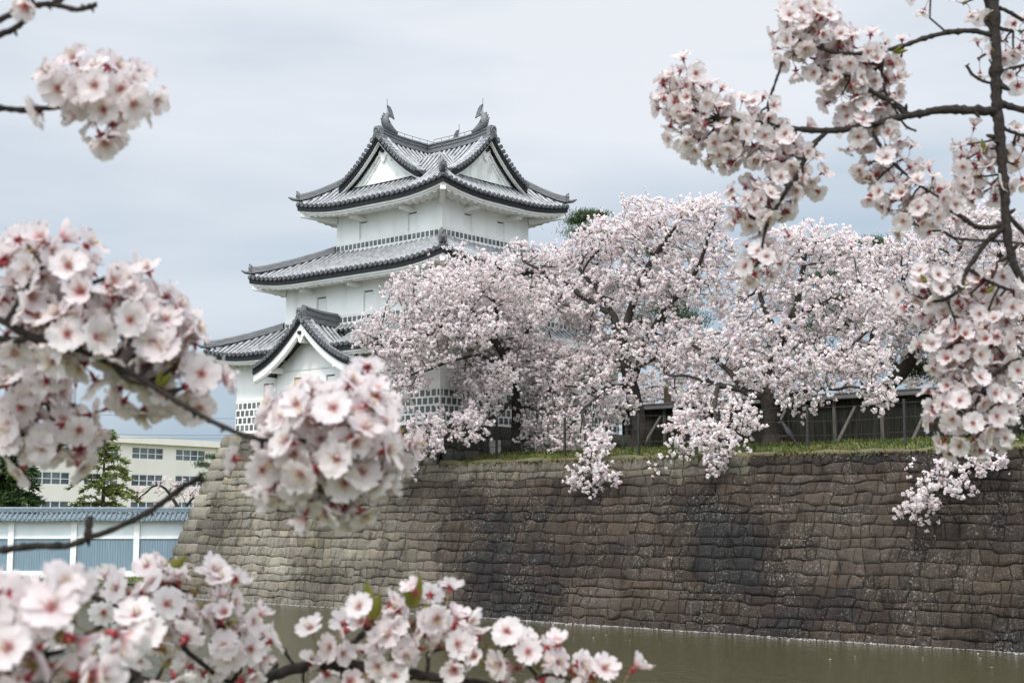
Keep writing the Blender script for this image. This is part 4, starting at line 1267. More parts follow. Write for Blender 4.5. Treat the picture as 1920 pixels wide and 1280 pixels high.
def wood(mb, N, par, rtip, rtrunk, expo=2.25, mat_=0):
    n = len(N); ch = [[] for _ in range(n)]
    for i in range(1, n): ch[par[i]].append(i)
    load = np.zeros(n)
    for i in range(n - 1, -1, -1):
        load[i] = (1.0 if not ch[i] else sum(load[c] for c in ch[i]))
    rad = rtip * load ** (1 / expo)
    k = math.log(rtrunk / rtip) / max(1e-6, math.log(max(load[0], 2)))
    rad = rtip * load ** k
    starts = [(0, None)]
    while starts:
        i, p = starts.pop()
        chain = [] if p is None else [p]
        chain.append(i)
        while ch[i]:
            c = sorted(ch[i], key=lambda q: -load[q])
            for q in c[1:]: starts.append((q, i))
            i = c[0]; chain.append(i)
        r = [min(rad[q], rad[chain[min(1, len(chain) - 1)]] * 1.05) for q in chain]
        if len(chain) < 2: continue
        sides = 9 if max(r) > .10 else (6 if max(r) > .035 else 4)
        P = N[chain].copy()
        if len(P) > 4: P[1:-1] = .25 * P[:-2] + .5 * P[1:-1] + .25 * P[2:]
        mb.tube(P, r, sides, mat_, cap=False)
    return rad, load, ch

def ball_quads(C, rad, rng, per=12):
    # each blossom cluster is a loose ball of small petal faces turned outwards
    n = len(C); m = n * per
    nn, a, b = rot_frames(m, rng)
    c = np.repeat(C, per, axis=0); r = np.repeat(rad, per)
    ctr = c + nn * (r * (.45 + .6 * rng.random(m)))[:, None]
    tilt = nn + .55 * rng.normal(size=(m, 3)); tilt /= np.linalg.norm(tilt, axis=1)[:, None]
    a = np.cross(tilt, rng.normal(size=(m, 3))); a /= np.linalg.norm(a, axis=1)[:, None]; b = np.cross(tilt, a)
    s = (r * (.40 + .28 * rng.random(m)))[:, None]
    a = a * s; b = b * s * (.75 + .35 * rng.random(m))[:, None]
    cup = tilt * s * .35
    V = np.stack([ctr - a - b * .5, ctr + a * .5 - b + cup, ctr + a + b * .5, ctr - a * .5 + b + cup], 1)
    t = rng.random(m)
    col = np.array([.53, .53, .53]) * (.88 + .18 * rng.random(m))[:, None]
    pk = t < .13; col[pk] *= np.array([.93, .78, .82])
    br = t > .988; col[br] = np.array([.30, .17, .15])
    ctone = np.repeat(.95 + .10 * rng.random((n, 1)) + .02 * rng.normal(size=(n, 3)), per, axis=0)
    return V, col * ctone

NBALL = 0
def cherry(label, px, pyb, yl, env, limbs, seed, natt, rtrunk=.24, tone=1.0, per_node=2.25, zb=None, ball=.060, group='cherry trees in blossom on the bank', spray=()):
    global NBALL
    rng = np.random.default_rng(seed)
    b = on_y(px, pyb, yl); l = to_local(b)
    base = W((l[0], yl, (bank_z(l[0], yl) if zb is None else zb) - .05))
    t = thing('cherry_tree', label, 'cherry tree', base, group)
    tot = sum(e[2] * e[3] for e in env); A = []
    for (x, y, rx, ry, dv, rv) in env:
        if dv > -2 and yl < 5 and px > 1100: dv = dv + .75      # crowns fill out behind the main limbs
        n = max(12, int(3.2 * natt * rx * ry / tot))
        q = rng.normal(size=(n, 3)); q /= np.linalg.norm(q, axis=1)[:, None]; q *= (rng.random(n) ** .45)[:, None]
        for u_ in q: A.append(on_y(x + u_[0] * rx, y + u_[1] * ry, yl + dv + u_[2] * rv))
    L3 = [[on_y(x, y, yl + d) for x, y, d in limb] for limb in limbs]
    N, par = grow(base, L3, A, .24, .30, 2.6, rng)
    mb = MB(False)
    rad, load, ch = wood(mb, N, par, .011, rtrunk)
    # flare at the foot
    mb.tube([base + (0, 0, -.15), base + (0, 0, .12), base + (0, 0, .5)], [rtrunk * 1.55, rtrunk * 1.25, rtrunk * 1.0], 10, cap=False)
    # blossom clusters sit along thin twigs
    thin = np.where(rad < .034)[0]
    C = []
    tips = [i for i in range(len(N)) if not ch[i]]
    for i in thin:
        if par[i] < 0: continue
        k = rng.poisson(per_node * (1.0 if rad[i] < .02 else .6))
        if k:
            f = rng.random((k, 1)); p = N[i] * f + N[par[i]] * (1 - f)
            C.append(p + rng.normal(0, .085, (k, 3)))
    for i in tips:
        g = N[i] - N[par[i]]; g /= np.linalg.norm(g) + 1e-9
        for _ in range(2):
            d = g + rng.normal(0, .55, 3) + np.array([0, 0, -.05]); d /= np.linalg.norm(d)
            ln = rng.uniform(.22, .62); tt = np.linspace(0, 1, 5)[:, None]
            P = N[i] + d * ln * tt + np.array([0, 0, -.10 * ln]) * tt ** 2
            mb.tube(P, np.linspace(.009, .004, 5), 3, cap=False)
            k = int(ln / .105) + 1; f = rng.random((k, 1)) * .95 + .05
            C.append(N[i] + d * ln * f + rng.normal(0, .05, (k, 3)))
    for (pts, dv, nb) in spray:                       # long weeping sprays hung with separate clusters
        P = np.array([on_y(x, y, yl + dv) for x, y in pts])
        j0 = int(np.argmin(np.linalg.norm(N - P[0], axis=1))); P = np.concatenate([[N[j0]], P])
        seg = np.linspace(0, len(P) - 1, 4 * len(P)); i0 = np.clip(seg.astype(int), 0, len(P) - 2); fr = (seg - i0)[:, None]
        S = P[i0] * (1 - fr) + P[i0 + 1] * fr; S[1:-1] += rng.normal(0, .03, (len(S) - 2, 3))
        mb.tube(S, np.linspace(.022, .006, len(S)), 4, cap=False)
        for _ in range(nb):
            q = rng.random() ** .8 * (len(S) - 1); a_ = int(q); p = S[a_] * (1 - (q - a_)) + S[min(a_ + 1, len(S) - 1)] * (q - a_)
            C.append((p + rng.normal(0, .17, 3) * np.array([1, .6, .8]))[None])
    mb.build('trunk', M['bark'], t, smooth=True)
    C = np.concatenate(C); NBALL += len(C)
    V, col = ball_quads(C, ball * (.75 + .5 * rng.random(len(C))), rng)
    quads_object('crown', V, col * tone, M['petal_far'], t)
    return t

def DV(x): return -4.6 + 4.6 * min(1, max(0, (x - 830) / 150.0))
cherry('spreading blossoming cherry leaning in front of the white turret over its dark stone base', 967, 846, .6,
    [(x, y, rx, ry, DV(x), rv) for (x, y, rx, ry, rv) in
     ((800, 555, 90, 55, 1.0), (890, 515, 85, 46, 1.3), (735, 630, 58, 44, .8), (840, 610, 100, 48, 1.2), (950, 590, 90, 70, 1.6), (1010, 690, 80, 60, 1.5), (770, 665, 80, 40, 1.0),
     (745, 715, 56, 34, .8), (905, 705, 70, 40, 1.2), (800, 820, 40, 44, .7), (762, 875, 24, 24, .5), (860, 800, 60, 34, .8), (1010, 800, 50, 46, .9), (960, 665, 60, 46, 1.2), (1040, 560, 60, 50, 1.4), (690, 625, 34, 24, .6), (900, 760, 44, 30, .9), (830, 545, 70, 46, 1.0), (1030, 745, 50, 40, 1.2))],
    [[(967, 800, 0), (966, 740, -.3), (955, 680, -.9), (930, 640, -1.6), (890, 590, -2.6), (850, 550, -3.8)],
     [(958, 690, -.8), (900, 665, -2.4), (860, 672, -3.6), (800, 692, -4.6), (750, 712, -4.7)],
     [(966, 745, -.3), (930, 780, -1.6), (880, 800, -3.0), (820, 835, -4.5), (775, 880, -4.7)],
     [(930, 640, -1.6), (935, 590, -1.4), (915, 540, -2)], [(945, 660, -1.2), (990, 620, -.2), (1040, 580, .4)], [(930, 640, -1.6), (870, 620, -3.2), (800, 600, -4.4), (735, 640, -4.6), (695, 632, -4.7)],
     [(967, 760, -.2), (1010, 770, -.8), (1030, 800, -1.1)]],
    101, 1700, rtrunk=.20, tone=.995)
cherry('tallest cherry in full bloom, thick dark trunk at the end of the board fence', 1193, 847, .9,
    [(1250, 430, 110, 60, .4, 1.8), (1150, 450, 75, 45, .2, 1.5), (1060, 490, 70, 45, 0, 1.5), (980, 480, 40, 30, 0, 1.0), (1320, 405, 48, 40, .4, 1.2), (1230, 530, 130, 55, 0, 1.8), (1110, 570, 75, 60, 0, 1.6), (1160, 650, 90, 50, -.5, 1.6),
     (1250, 640, 80, 50, -.4, 1.5), (1110, 720, 70, 42, -1.2, 1.2), (1085, 790, 50, 46, -1.8, .8), (1110, 885, 34, 34, -4.6, .3), (1115, 830, 30, 30, -3.6, .5), (1330, 480, 55, 50, .3, 1.2), (1200, 395, 50, 26, .4, 1.0), (1285, 385, 50, 20, .4, .9), (1160, 760, 40, 30, -1.2, .8), (1040, 740, 60, 44, -1, 1.2), (1060, 820, 44, 26, -1.6, .8), (1140, 700, 60, 36, -.8, 1.0)],
    [[(1200, 800, 0), (1188, 750, .1), (1178, 700, 0), (1165, 640, 0), (1150, 590, 0), (1120, 540, .1), (1085, 505, .1)],
     [(1165, 640, 0), (1190, 560, .3), (1215, 500, .5), (1250, 450, .5), (1275, 410, .5)],
     [(1185, 720, 0), (1210, 640, .3), (1240, 590, .4), (1300, 520, .4), (1330, 440, .4)],
     [(1150, 590, 0), (1100, 560, -.3), (1040, 520, 0), (980, 490, 0)], [(1180, 720, 0), (1130, 730, -1), (1090, 770, -2.2), (1100, 835, -4.2), (1105, 865, -4.6)],
     [(1178, 700, 0), (1230, 670, -.4), (1270, 640, -.5)]],
    102, 1900, rtrunk=.30, spray=[([(1100, 840), (1085, 880), (1080, 915)], -4.6, 32), ([(1115, 840), (1120, 880), (1145, 920)], -4.65, 34), ([(1105, 850), (1105, 890), (1112, 925)], -4.6, 26)])
cherry('broad blossoming cherry with weeping sprays in front of the middle of the board fence', 1447, 843, .7,
    [(1500, 465, 95, 48, .5, 1.6), (1590, 470, 50, 38, .6, 1.2), (1440, 530, 75, 48, .3, 1.4), (1560, 560, 120, 55, .3, 1.8), (1450, 620, 100, 42, -.3, 1.6), (1340, 660, 85, 46, -.8, 1.4), (1270, 690, 60, 40, -1, 1.0), (1480, 690, 130, 46, -.9, 1.5),
     (1590, 680, 80, 46, -.8, 1.3), (1640, 730, 48, 34, -1.2, .9), (1320, 760, 60, 44, -1.8, .8), (1290, 815, 40, 34, -3.4, .6), (1345, 830, 36, 46, -4.2, .4), (1385, 785, 40, 38, -2.6, .6), (1500, 745, 50, 26, -1.4, .6), (1620, 620, 60, 40, 0, 1.2), (1400, 580, 60, 36, 0, 1.2)],
    [[(1450, 790, 0), (1440, 745, 0), (1400, 735, -.4), (1345, 720, -.7), (1290, 705, -1), (1245, 702, -1.1)],
     [(1440, 745, 0), (1445, 700, .1), (1465, 640, .2), (1490, 590, .3), (1500, 530, .5), (1510, 470, .5)],
     [(1400, 735, -.4), (1360, 690, -.5), (1320, 655, -.7), (1280, 640, -.8)], [(1445, 700, .1), (1520, 670, -.3), (1590, 650, -.4), (1630, 620, 0)],
     [(1490, 590, .3), (1570, 560, .4), (1640, 525, .5)], [(1440, 745, 0), (1530, 730, -.8), (1600, 725, -1), (1640, 735, -1.2)], [(1345, 720, -.7), (1340, 770, -2.4), (1345, 830, -4.2)], [(1465, 640, .2), (1430, 570, .2), (1420, 530, .2)]],
    103, 1900, rtrunk=.30, spray=[([(1330, 800), (1350, 845), (1342, 890)], -4.35, 36), ([(1270, 800), (1260, 845), (1228, 880)], -4.3, 26), ([(1300, 790), (1300, 830), (1278, 860)], -4.2, 26), ([(1400, 770), (1385, 820), (1400, 845)], -3.4, 24), ([(1465, 700), (1470, 735), (1480, 755)], -1.8, 12), ([(1545, 720), (1550, 745), (1555, 765)], -1.8, 12)])
cherry('wide cherry in full bloom rising from behind the board fence at the right', 1655, 790, 12.3,
    [(1650, 510, 80, 42, 0, 1.8), (1740, 480, 95, 46, 0, 2), (1840, 430, 90, 46, 0, 2), (1700, 590, 100, 48, -.6, 1.8), (1830, 530, 100, 60, 0, 2), (1640, 560, 60, 40, 0, 1.2), (1780, 660, 70, 34, -.6, 1.2), (1900, 480, 60, 60, 0, 1.4), (1720, 530, 60, 36, 0, 1.2), (1680, 650, 50, 28, 0, 1), (1880, 620, 60, 40, 0, 1.2)],
    [[(1650, 740, 0), (1690, 700, 0), (1720, 660, 0), (1735, 610, 0), (1760, 540, 0), (1800, 470, 0)], [(1690, 700, 0), (1672, 672, .2), (1650, 655, .2), (1630, 600, .2), (1650, 530, .2)], [(1720, 660, 0), (1790, 610, 0), (1850, 540, 0), (1880, 470, 0)], [(1735, 610, 0), (1700, 560, 0), (1690, 520, 0)]],
    104, 1500, rtrunk=.30, zb=5.9)
cherry('blossoming cherry at the right edge with a long spray weeping over the stone wall', 2010, 820, .4,
    [(1960, 640, 80, 70, -.6, 1.4), (1930, 560, 60, 60, 0, 1.4), (1940, 740, 60, 40, -1.6, .8), (1850, 868, 50, 12, -4.0, .3), (1780, 880, 44, 14, -4.3, .3), (1735, 925, 36, 28, -4.6, .3), (1790, 912, 36, 20, -4.5, .3), (1712, 960, 20, 14, -4.8, .2)],
    [[(2000, 740, 0), (1990, 650, 0), (1960, 580, 0)], [(2000, 740, 0), (1980, 800, -1.6), (1930, 850, -3), (1850, 866, -3.4), (1790, 880, -3.7), (1740, 915, -3.9), (1715, 955, -4.1)]],
    105, 620, rtrunk=.26, spray=[([(1760, 895), (1720, 930), (1695, 955), (1690, 975)], -4.1, 40), ([(1750, 900), (1745, 950), (1735, 980), (1738, 1000)], -4.2, 26), ([(1800, 880), (1810, 910), (1830, 930)], -4.0, 26), ([(1840, 868), (1870, 862), (1880, 855)], -3.6, 16), ([(1770, 880), (1700, 880), (1720, 870)], -3.9, 16)])
cherry('distant greyish cherry in bloom seen low between the turret and the board fence', 1300, 800, 22,
    [(1165, 765, 50, 34, 0, 1.8), (1210, 790, 50, 24, 0, 1.6), (1280, 740, 80, 38, 0, 2.2), (1370, 720, 80, 38, 0, 2.2), (1210, 730, 50, 30, 0, 1.6), (1440, 700, 60, 36, 0, 1.6)], [[(1300, 770, 0), (1290, 740, 0)]],
    106, 520, rtrunk=.22, tone=.90, zb=6.0, per_node=1.5, group='cherry trees in blossom behind the fence')
cherry('distant cherry in bloom behind the fence at the far right, below the wide cherry', 1860, 800, 20,
    [(1800, 690, 70, 36, 0, 2), (1890, 670, 60, 40, 0, 2), (1720, 700, 40, 26, 0, 1.4)], [[(1860, 760, 0), (1850, 710, 0)]],
    107, 420, rtrunk=.22, tone=.92, zb=6.0, per_node=1.5, group='cherry trees in blossom behind the fence')
# small thin cherry on the far bank
def small_cherry():
    rng = np.random.default_rng(108)
    Y = 74.0; base = np.array([px2x(345, Y), Y, .36])
    t = thing('cherry_tree', 'small sparse pink cherry with dark bare limbs behind the pale tile-capped wall', 'cherry tree', base)
    A = [at(345 + 75 * rng.normal() * .55, 928 + 16 * rng.normal(), Y + rng.normal() * 1.2) for _ in range(210)]
    N, par = grow(base, [[at(340, 960, Y), at(325, 935, Y), at(310, 915, Y)], [at(345, 958, Y), at(365, 930, Y), at(385, 918, Y)]], A, .28, .4, 2.6, rng)
    mb = MB(False); rad, load, ch = wood(mb, N, par, .012, .14); mb.build('trunk', M['bark'], t, smooth=True)
    th = np.where(rad < .03)[0]; C = N[th][rng.random(len(th)) < .75] + rng.normal(0, .08, (1, 3)); C = C[C[:, 2] < 5.2]
    V, col = ball_quads(C, .075 * (.7 + .6 * rng.random(len(C))), rng, 8)
    quads_object('crown', V, col * np.array([.98, .88, .90]), M['petal_far'], t)
small_cherry()
print('blossom balls', NBALL)

# ------------------------------------------------------------------ near boughs: every blossom modelled with petals, stamens, calyx and stalk
def petal_material():
    m = bpy.data.materials.new('cherry_petal'); m.use_nodes = True
    n = m.node_tree; l = n.links.new; b = n.nodes['Principled BSDF']
    a = n.nodes.new('ShaderNodeAttribute'); a.attribute_name = 'tint'
    b.inputs['Roughness'].default_value = .85; b.inputs['Specular IOR Level'].default_value = .12
    oi = n.nodes.new('ShaderNodeObjectInfo')                 # every flower a little different in tone
    rp = n.nodes.new('ShaderNodeValToRGB'); l(oi.outputs['Random'], rp.inputs['Fac'])
    rp.color_ramp.elements[0].color = (.97, .925, .93, 1); rp.color_ramp.elements[1].color = (1.0, 1.0, .99, 1)
    mx = n.nodes.new('ShaderNodeMix'); mx.data_type = 'RGBA'; mx.blend_type = 'MULTIPLY'; mx.inputs[0].default_value = 1.0
    l(a.outputs['Color'], mx.inputs[6]); l(rp.outputs['Color'], mx.inputs[7])
    l(mx.outputs[2], b.inputs['Base Color'])
    t = n.nodes.new('ShaderNodeBsdfTranslucent'); l(mx.outputs[2], t.inputs['Color'])
    x = n.nodes.new('ShaderNodeMixShader'); x.inputs[0].default_value = .52
    l(b.outputs[0], x.inputs[1]); l(t.outputs[0], x.inputs[2]); l(x.outputs[0], n.nodes['Material Output'].inputs['Surface'])
    return m
M['petal'] = petal_material()
M['calyx'] = mat('red_calyx', (.24, .022, .030), (.34, .045, .045), .5, 300)
M['stalk'] = mat('green_red_stalk', (.16, .13, .045), (.22, .09, .04), .5, 120)
M['anther'] = mat('yellow_anther', (.55, .33, .06), (.62, .40, .10), .6, 300)
M['bud'] = mat('brown_green_bud_scale', (.12, .05, .02), (.20, .19, .04), .6, 160)
M['leaf'] = mat('young_leaf', (.13, .16, .02), (.20, .17, .03), .5, 90, trans=.4)

def flower_mesh(seed):
    rng = np.random.default_rng(seed)
    cup = rng.uniform(.10, .50) if seed % 10 < 8 else rng.uniform(1.05, 1.5)
    PT = MB(False); CA = MB(False); ST = MB(False)
    Z0 = .020 + .008 * rng.random()                     # stalk length
    bend = rng.normal(0, .003, 2)
    tt = np.linspace(0, 1, 6)
    stalk = np.stack([bend[0] * np.sin(tt * 3.14), bend[1] * np.sin(tt * 3.14), tt * Z0], 1)
    CA.tube(stalk, .00062, 5, 1)
    CA.tube([(0, 0, Z0 - .001), (0, 0, Z0 + .002), (0, 0, Z0 + .006), (0, 0, Z0 + .0085)], [.0009, .0019, .0022, .0030], 8, 0)
    zc = Z0 + .0085
    for k in range(5):
        az = 2 * math.pi * (k + .5) / 5 + rng.normal(0, .06)
        c, s_ = math.cos(az), math.sin(az)
        pr = [(.0022, -.0016), (.0022, .0016), (.0055, .0011), (.0078, 0), (.0055, -.0011)]
        CA.add([(r * c - w * s_, r * s_ + w * c, zc - .0009 - .14 * r) for r, w in pr], [(0, 1, 2, 3, 4)], 0)
        CA.add([(r * c - w * s_, r * s_ + w * c, zc - .0016 - .14 * r) for r, w in pr], [(4, 3, 2, 1, 0)], 0)
    wid = [.0014, .0048, .0078, .0093, .0088, .0056]
    rad = [.0016, .0050, .0090, .0130, .0162, .0180]
    if cup > 1: rad = [q * .72 for q in rad]
    for k in range(5):
        az = 2 * math.pi * k / 5 + rng.normal(0, .07); c, s_ = math.cos(az), math.sin(az)
        cu = cup + rng.normal(0, .10); sz = rng.uniform(.93, 1.08); tw = rng.normal(0, .10); roll = rng.normal(0, .0012)
        V = []; Cc = []
        pink = rng.uniform(0, 1)
        for i, (w, r) in enumerate(zip(wid, rad)):
            row = []
            for j in (-1, -.5, 0, .5, 1):
                rr = r * sz - (abs(j) ** 2) * (.0012 if i > 2 else 0) - (.0034 if (i == 5 and j == 0) else 0) + (.0008 if (i == 5 and abs(j) == .5) else 0)
                x = w * sz * j
                q = rr / .018
                z = zc + .0004 + .018 * (cu * q * (1.15 - .35 * q)) + .0017 * (abs(j) ** 2) * (.3 + q) + tw * x * q + roll * math.sin(q * 5 + j * 2) + .0005 * rng.normal()
                row.append((rr * c - x * s_, rr * s_ + x * c, z))
                f = min(1, max(0, (q - .10) / .21)); f = f * f * (3 - 2 * f)
                col = np.array([.62, .16, .20]) * (1 - f) + np.array([.835, .785, .787]) * f
                edge = (abs(j) > .9 or i == 5) * .5 * pink
                col = col * (1 - .12 * edge) + np.array([.84, .66, .70]) * .12 * edge
                Cc.append(col)
            V.append(row)
        PT.grid(V, 0, np.array(Cc))
    for k in range(16):
        az = rng.random() * 6.283; sp = rng.uniform(.15, .75); ln = rng.uniform(.0055, .0095)
        d = np.array([math.cos(az) * sp, math.sin(az) * sp, 1.0]); d /= np.linalg.norm(d)
        a = np.array([0, 0, zc]) + np.array([math.cos(az), math.sin(az), 0]) * .0011
        ST.tube([a, a + d * ln], [.00022, .00018], 3, 0, cap=False)
        e = a + d * ln
        ST.tube([e - d * .0005, e + d * .0004, e + d * .0010], [.0003, .00058, .0002], 4, 1, cap=False)
    ST.tube([(0, 0, zc - .0005), (0, 0, zc + .0007)], [.0022, .0016], 8, 2)
    def mk(mbx, nm, mats):
        o = mbx.build(nm, mats, None, np.zeros(3), smooth=True); me = o.data; bpy.data.objects.remove(o); return me
    return mk(PT, 'blossom', [M['petal']]), mk(CA, 'calyx', [M['calyx'], M['stalk']]), mk(ST, 'stamens', [M['petal'], M['anther'], M['calyx']])
FL = [flower_mesh(300 + i) for i in range(10)]
FLA = []
for pm, cm, sm in FL:                                   # the same flowers as plain arrays, for the part beyond the hundred largest
    vs = []; fs = []; ms = []; cs = []; o = 0
    for me, base in ((pm, 0), (cm, 1), (sm, 3)):
        v_ = np.zeros(len(me.vertices) * 3, np.float32); me.vertices.foreach_get('co', v_); vs.append(v_.reshape(-1, 3))
        c_ = np.zeros(len(me.vertices) * 4, np.float32); me.color_attributes['tint'].data.foreach_get('color', c_); cs.append(c_.reshape(-1, 4)[:, :3])
        for p in me.polygons:
            fs.append([q + o for q in p.vertices]); ms.append(p.material_index + base)
        o += len(me.vertices)
    FLA.append((np.concatenate(vs), fs, ms, np.concatenate(cs)))

def twig(mb, pts, depth, r0, r1, rng, nub=True):
    P = np.array([at(p[0], p[1], depth + (p[2] if len(p) > 2 else 0)) for p in pts])
    # smooth the polyline, then roughen it with knuckles
    k = 7; t = np.linspace(0, len(P) - 1, k * (len(P) - 1) + 1); i1 = np.clip(t.astype(int), 0, len(P) - 2); f = (t - i1)[:, None]
    Pm = np.concatenate([[2 * P[0] - P[1]], P, [2 * P[-1] - P[-2]]])
    a, b, c, d = Pm[i1], Pm[i1 + 1], Pm[i1 + 2], Pm[i1 + 3]
    S = .5 * (2 * b + (c - a) * f + (2 * a - 5 * b + 4 * c - d) * f ** 2 + (3 * b - a - 3 * c + d) * f ** 3)
    r = np.linspace(r0, r1, len(S)) * (1 + .06 * rng.normal(size=len(S)))
    S[1:-1] += rng.normal(0, 1, (len(S) - 2, 3)) * r[1:-1, None] * .09
    kn = rng.random(len(S)) < .22; r[kn] *= 1.25
    mb.tube(S, r, 9 if r0 > .006 else 7)
    if nub:
        for i in np.where(rng.random(len(S)) < .10)[0]:
            if i in (0, len(S) - 1): continue
            d_ = rng.normal(size=3); d_ /= np.linalg.norm(d_)
            mb.tube([S[i], S[i] + d_ * r[i] * 1.9, S[i] + d_ * r[i] * 2.6], [r[i] * .55, r[i] * .45, r[i] * .2], 5)
    return S

def bough(label, depth, twigs, cores, seed, per=(5, 6), bias=(0, -.35, 0), group='flowering cherry boughs hanging near the camera', leaves=(), nbare=0, size=1.0, limit=100, name='cherry_bough', zoff=0.0, yoff=0):
    """twigs: (points, r0, r1); cores: (x, y, dz[, n]) photo points where a bunch of blossoms sits"""
    rng = np.random.default_rng(seed)
    p0 = twigs[0][0][0]; base = at(p0[0], p0[1], depth)
    t = thing(name, label, 'cherry bough', base, group)
    wpts = []
    trunk = MB(False); wpts.append(twig(trunk, twigs[0][0], depth, twigs[0][1], twigs[0][2], rng))
    trunk.build('branch', M['bark_near'], t, smooth=True)
    for (pts, r0, r1) in twigs[1:]:
        mb = MB(False); wpts.append(twig(mb, pts, depth, r0, r1, rng)); mb.build('twig', M['bark_near'], t, smooth=True)
    wp = np.concatenate(wpts)
    F_ = []
    for core in cores:
        x, y, dz = core[:3]; n = core[3] if len(core) > 3 else int(rng.integers(per[0], per[1] + 1))
        c = at(x, y + yoff, depth + dz + zoff)
        j = int(np.argmin(np.linalg.norm(wp - c, axis=1)))
        mb = MB(False)
        d0 = c - wp[j]; dl = np.linalg.norm(d0)
        if dl > .012 and dl < .12:                       # short spur that carries the bunch
            mid = (c + wp[j]) / 2 + rng.normal(0, dl * .08, 3)
            mb.tube([wp[j], mid, c], [.0022, .0019, .0018], 6, 1)
        ax = d0 / dl if dl > 1e-4 else np.array([0, 0, -1.0])
        for _ in range(5):                                # bud scales
            d = ax + rng.normal(0, .7, 3); d /= np.linalg.norm(d)
            s_ = np.cross(d, rng.normal(size=3)); s_ /= np.linalg.norm(s_); ln = rng.uniform(.005, .010); w = .0024
            mb.add([c - d * .002, c + d * ln * .5 + s_ * w, c + d * ln, c + d * ln * .5 - s_ * w], [(0, 1, 2, 3)], 0)
        mb.tube([c - ax * .004, c, c + ax * .003], [.0018, .0030, .0016], 7, 0)
        mb.build('bud', [M['bud'], M['bark_near']], t)
        dirs = []
        for _ in range(n):
            best = None
            for _try in range(12):
                d = rng.normal(size=3); d /= np.linalg.norm(d); d = d + np.array(bias) + .35 * ax; d /= np.linalg.norm(d)
                m_ = min([1 - np.dot(d, q) for q in dirs], default=2)
                if best is None or m_ > best[0]: best = (m_, d)
            dirs.append(best[1])
        for d in dirs:
            F_.append((c, d, size * rng.uniform(.90, 1.12)))
    # the flowers: up to the limit as parts of their own, the rest (deepest ones) as one part
    order = sorted(range(len(F_)), key=lambda i: -(F_[i][2] / (F_[i][0][1] + F_[i][1][1] * .035)))
    own, rest = order[:limit], order[limit:]
    def matrix(c, d, s):
        q = Vector(d).to_track_quat('Z', 'Y').to_matrix().to_4x4()
        q = q @ Matrix.Rotation(rng.random() * 6.283, 4, 'Z')
        return Matrix.Translation(Vector(c)) @ q @ Matrix.Diagonal((s, s, s, 1))
    tl = Matrix.Translation(-Vector(base))
    for i in own:
        c, d, s = F_[i]; k = int(rng.integers(len(FL)))
        pm, cm, sm = FL[k]
        o = bpy.data.objects.new('blossom', pm); COL.objects.link(o); o.parent = t; o.matrix_local = tl @ matrix(c, d, s)
        for nm, me in (('calyx', cm), ('stamens', sm)):
            q = bpy.data.objects.new(nm, me); COL.objects.link(q); q.parent = o
    if rest:
        vs = []; fs = []; ms = []; cs = []; off = 0
        for i in rest:
            c, d, s = F_[i]; A_ = FLA[int(rng.integers(len(FLA)))]; Mx = np.array(matrix(c, d, s))
            vs.append(A_[0] @ Mx[:3, :3].T + Mx[:3, 3]); fs += [[q + off for q in f] for f in A_[1]]; ms += A_[2]; cs.append(A_[3]); off += len(A_[0])
        mb = MB(False); mb.v = vs; mb.n = off; mb.f = fs; mb.m = ms; mb.c = cs
        o = mb.build('blossom', [M['petal'], M['calyx'], M['stalk'], M['petal'], M['anther'], M['calyx']], t, smooth=True)
        o['kind'] = 'stuff'
    for (x, y, dx, dy, ln) in leaves:
        c = at(x, y, depth); e = at(x + dx, y + dy, depth - .01); d = e - c; d /= np.linalg.norm(d)
        s_ = np.cross(d, (0, 1, .2)); s_ /= np.linalg.norm(s_); nn = np.cross(s_, d)
        L_ = np.linalg.norm(e - c) * ln; V = []
        for u_ in np.linspace(0, 1, 8):
            w = L_ * .17 * math.sin(math.pi * min(1, u_ ** .8 * .97 + .03)) + .0004
            V.append([c + d * L_ * u_ + s_ * w * k_ + nn * (abs(k_) * w * .7 + .12 * L_ * u_ * u_) for k_ in (-1, -.5, 0, .5, 1)])
        mb = MB(False); mb.grid(V); mb.build('leaf', M['leaf'], t, smooth=True)
    return t

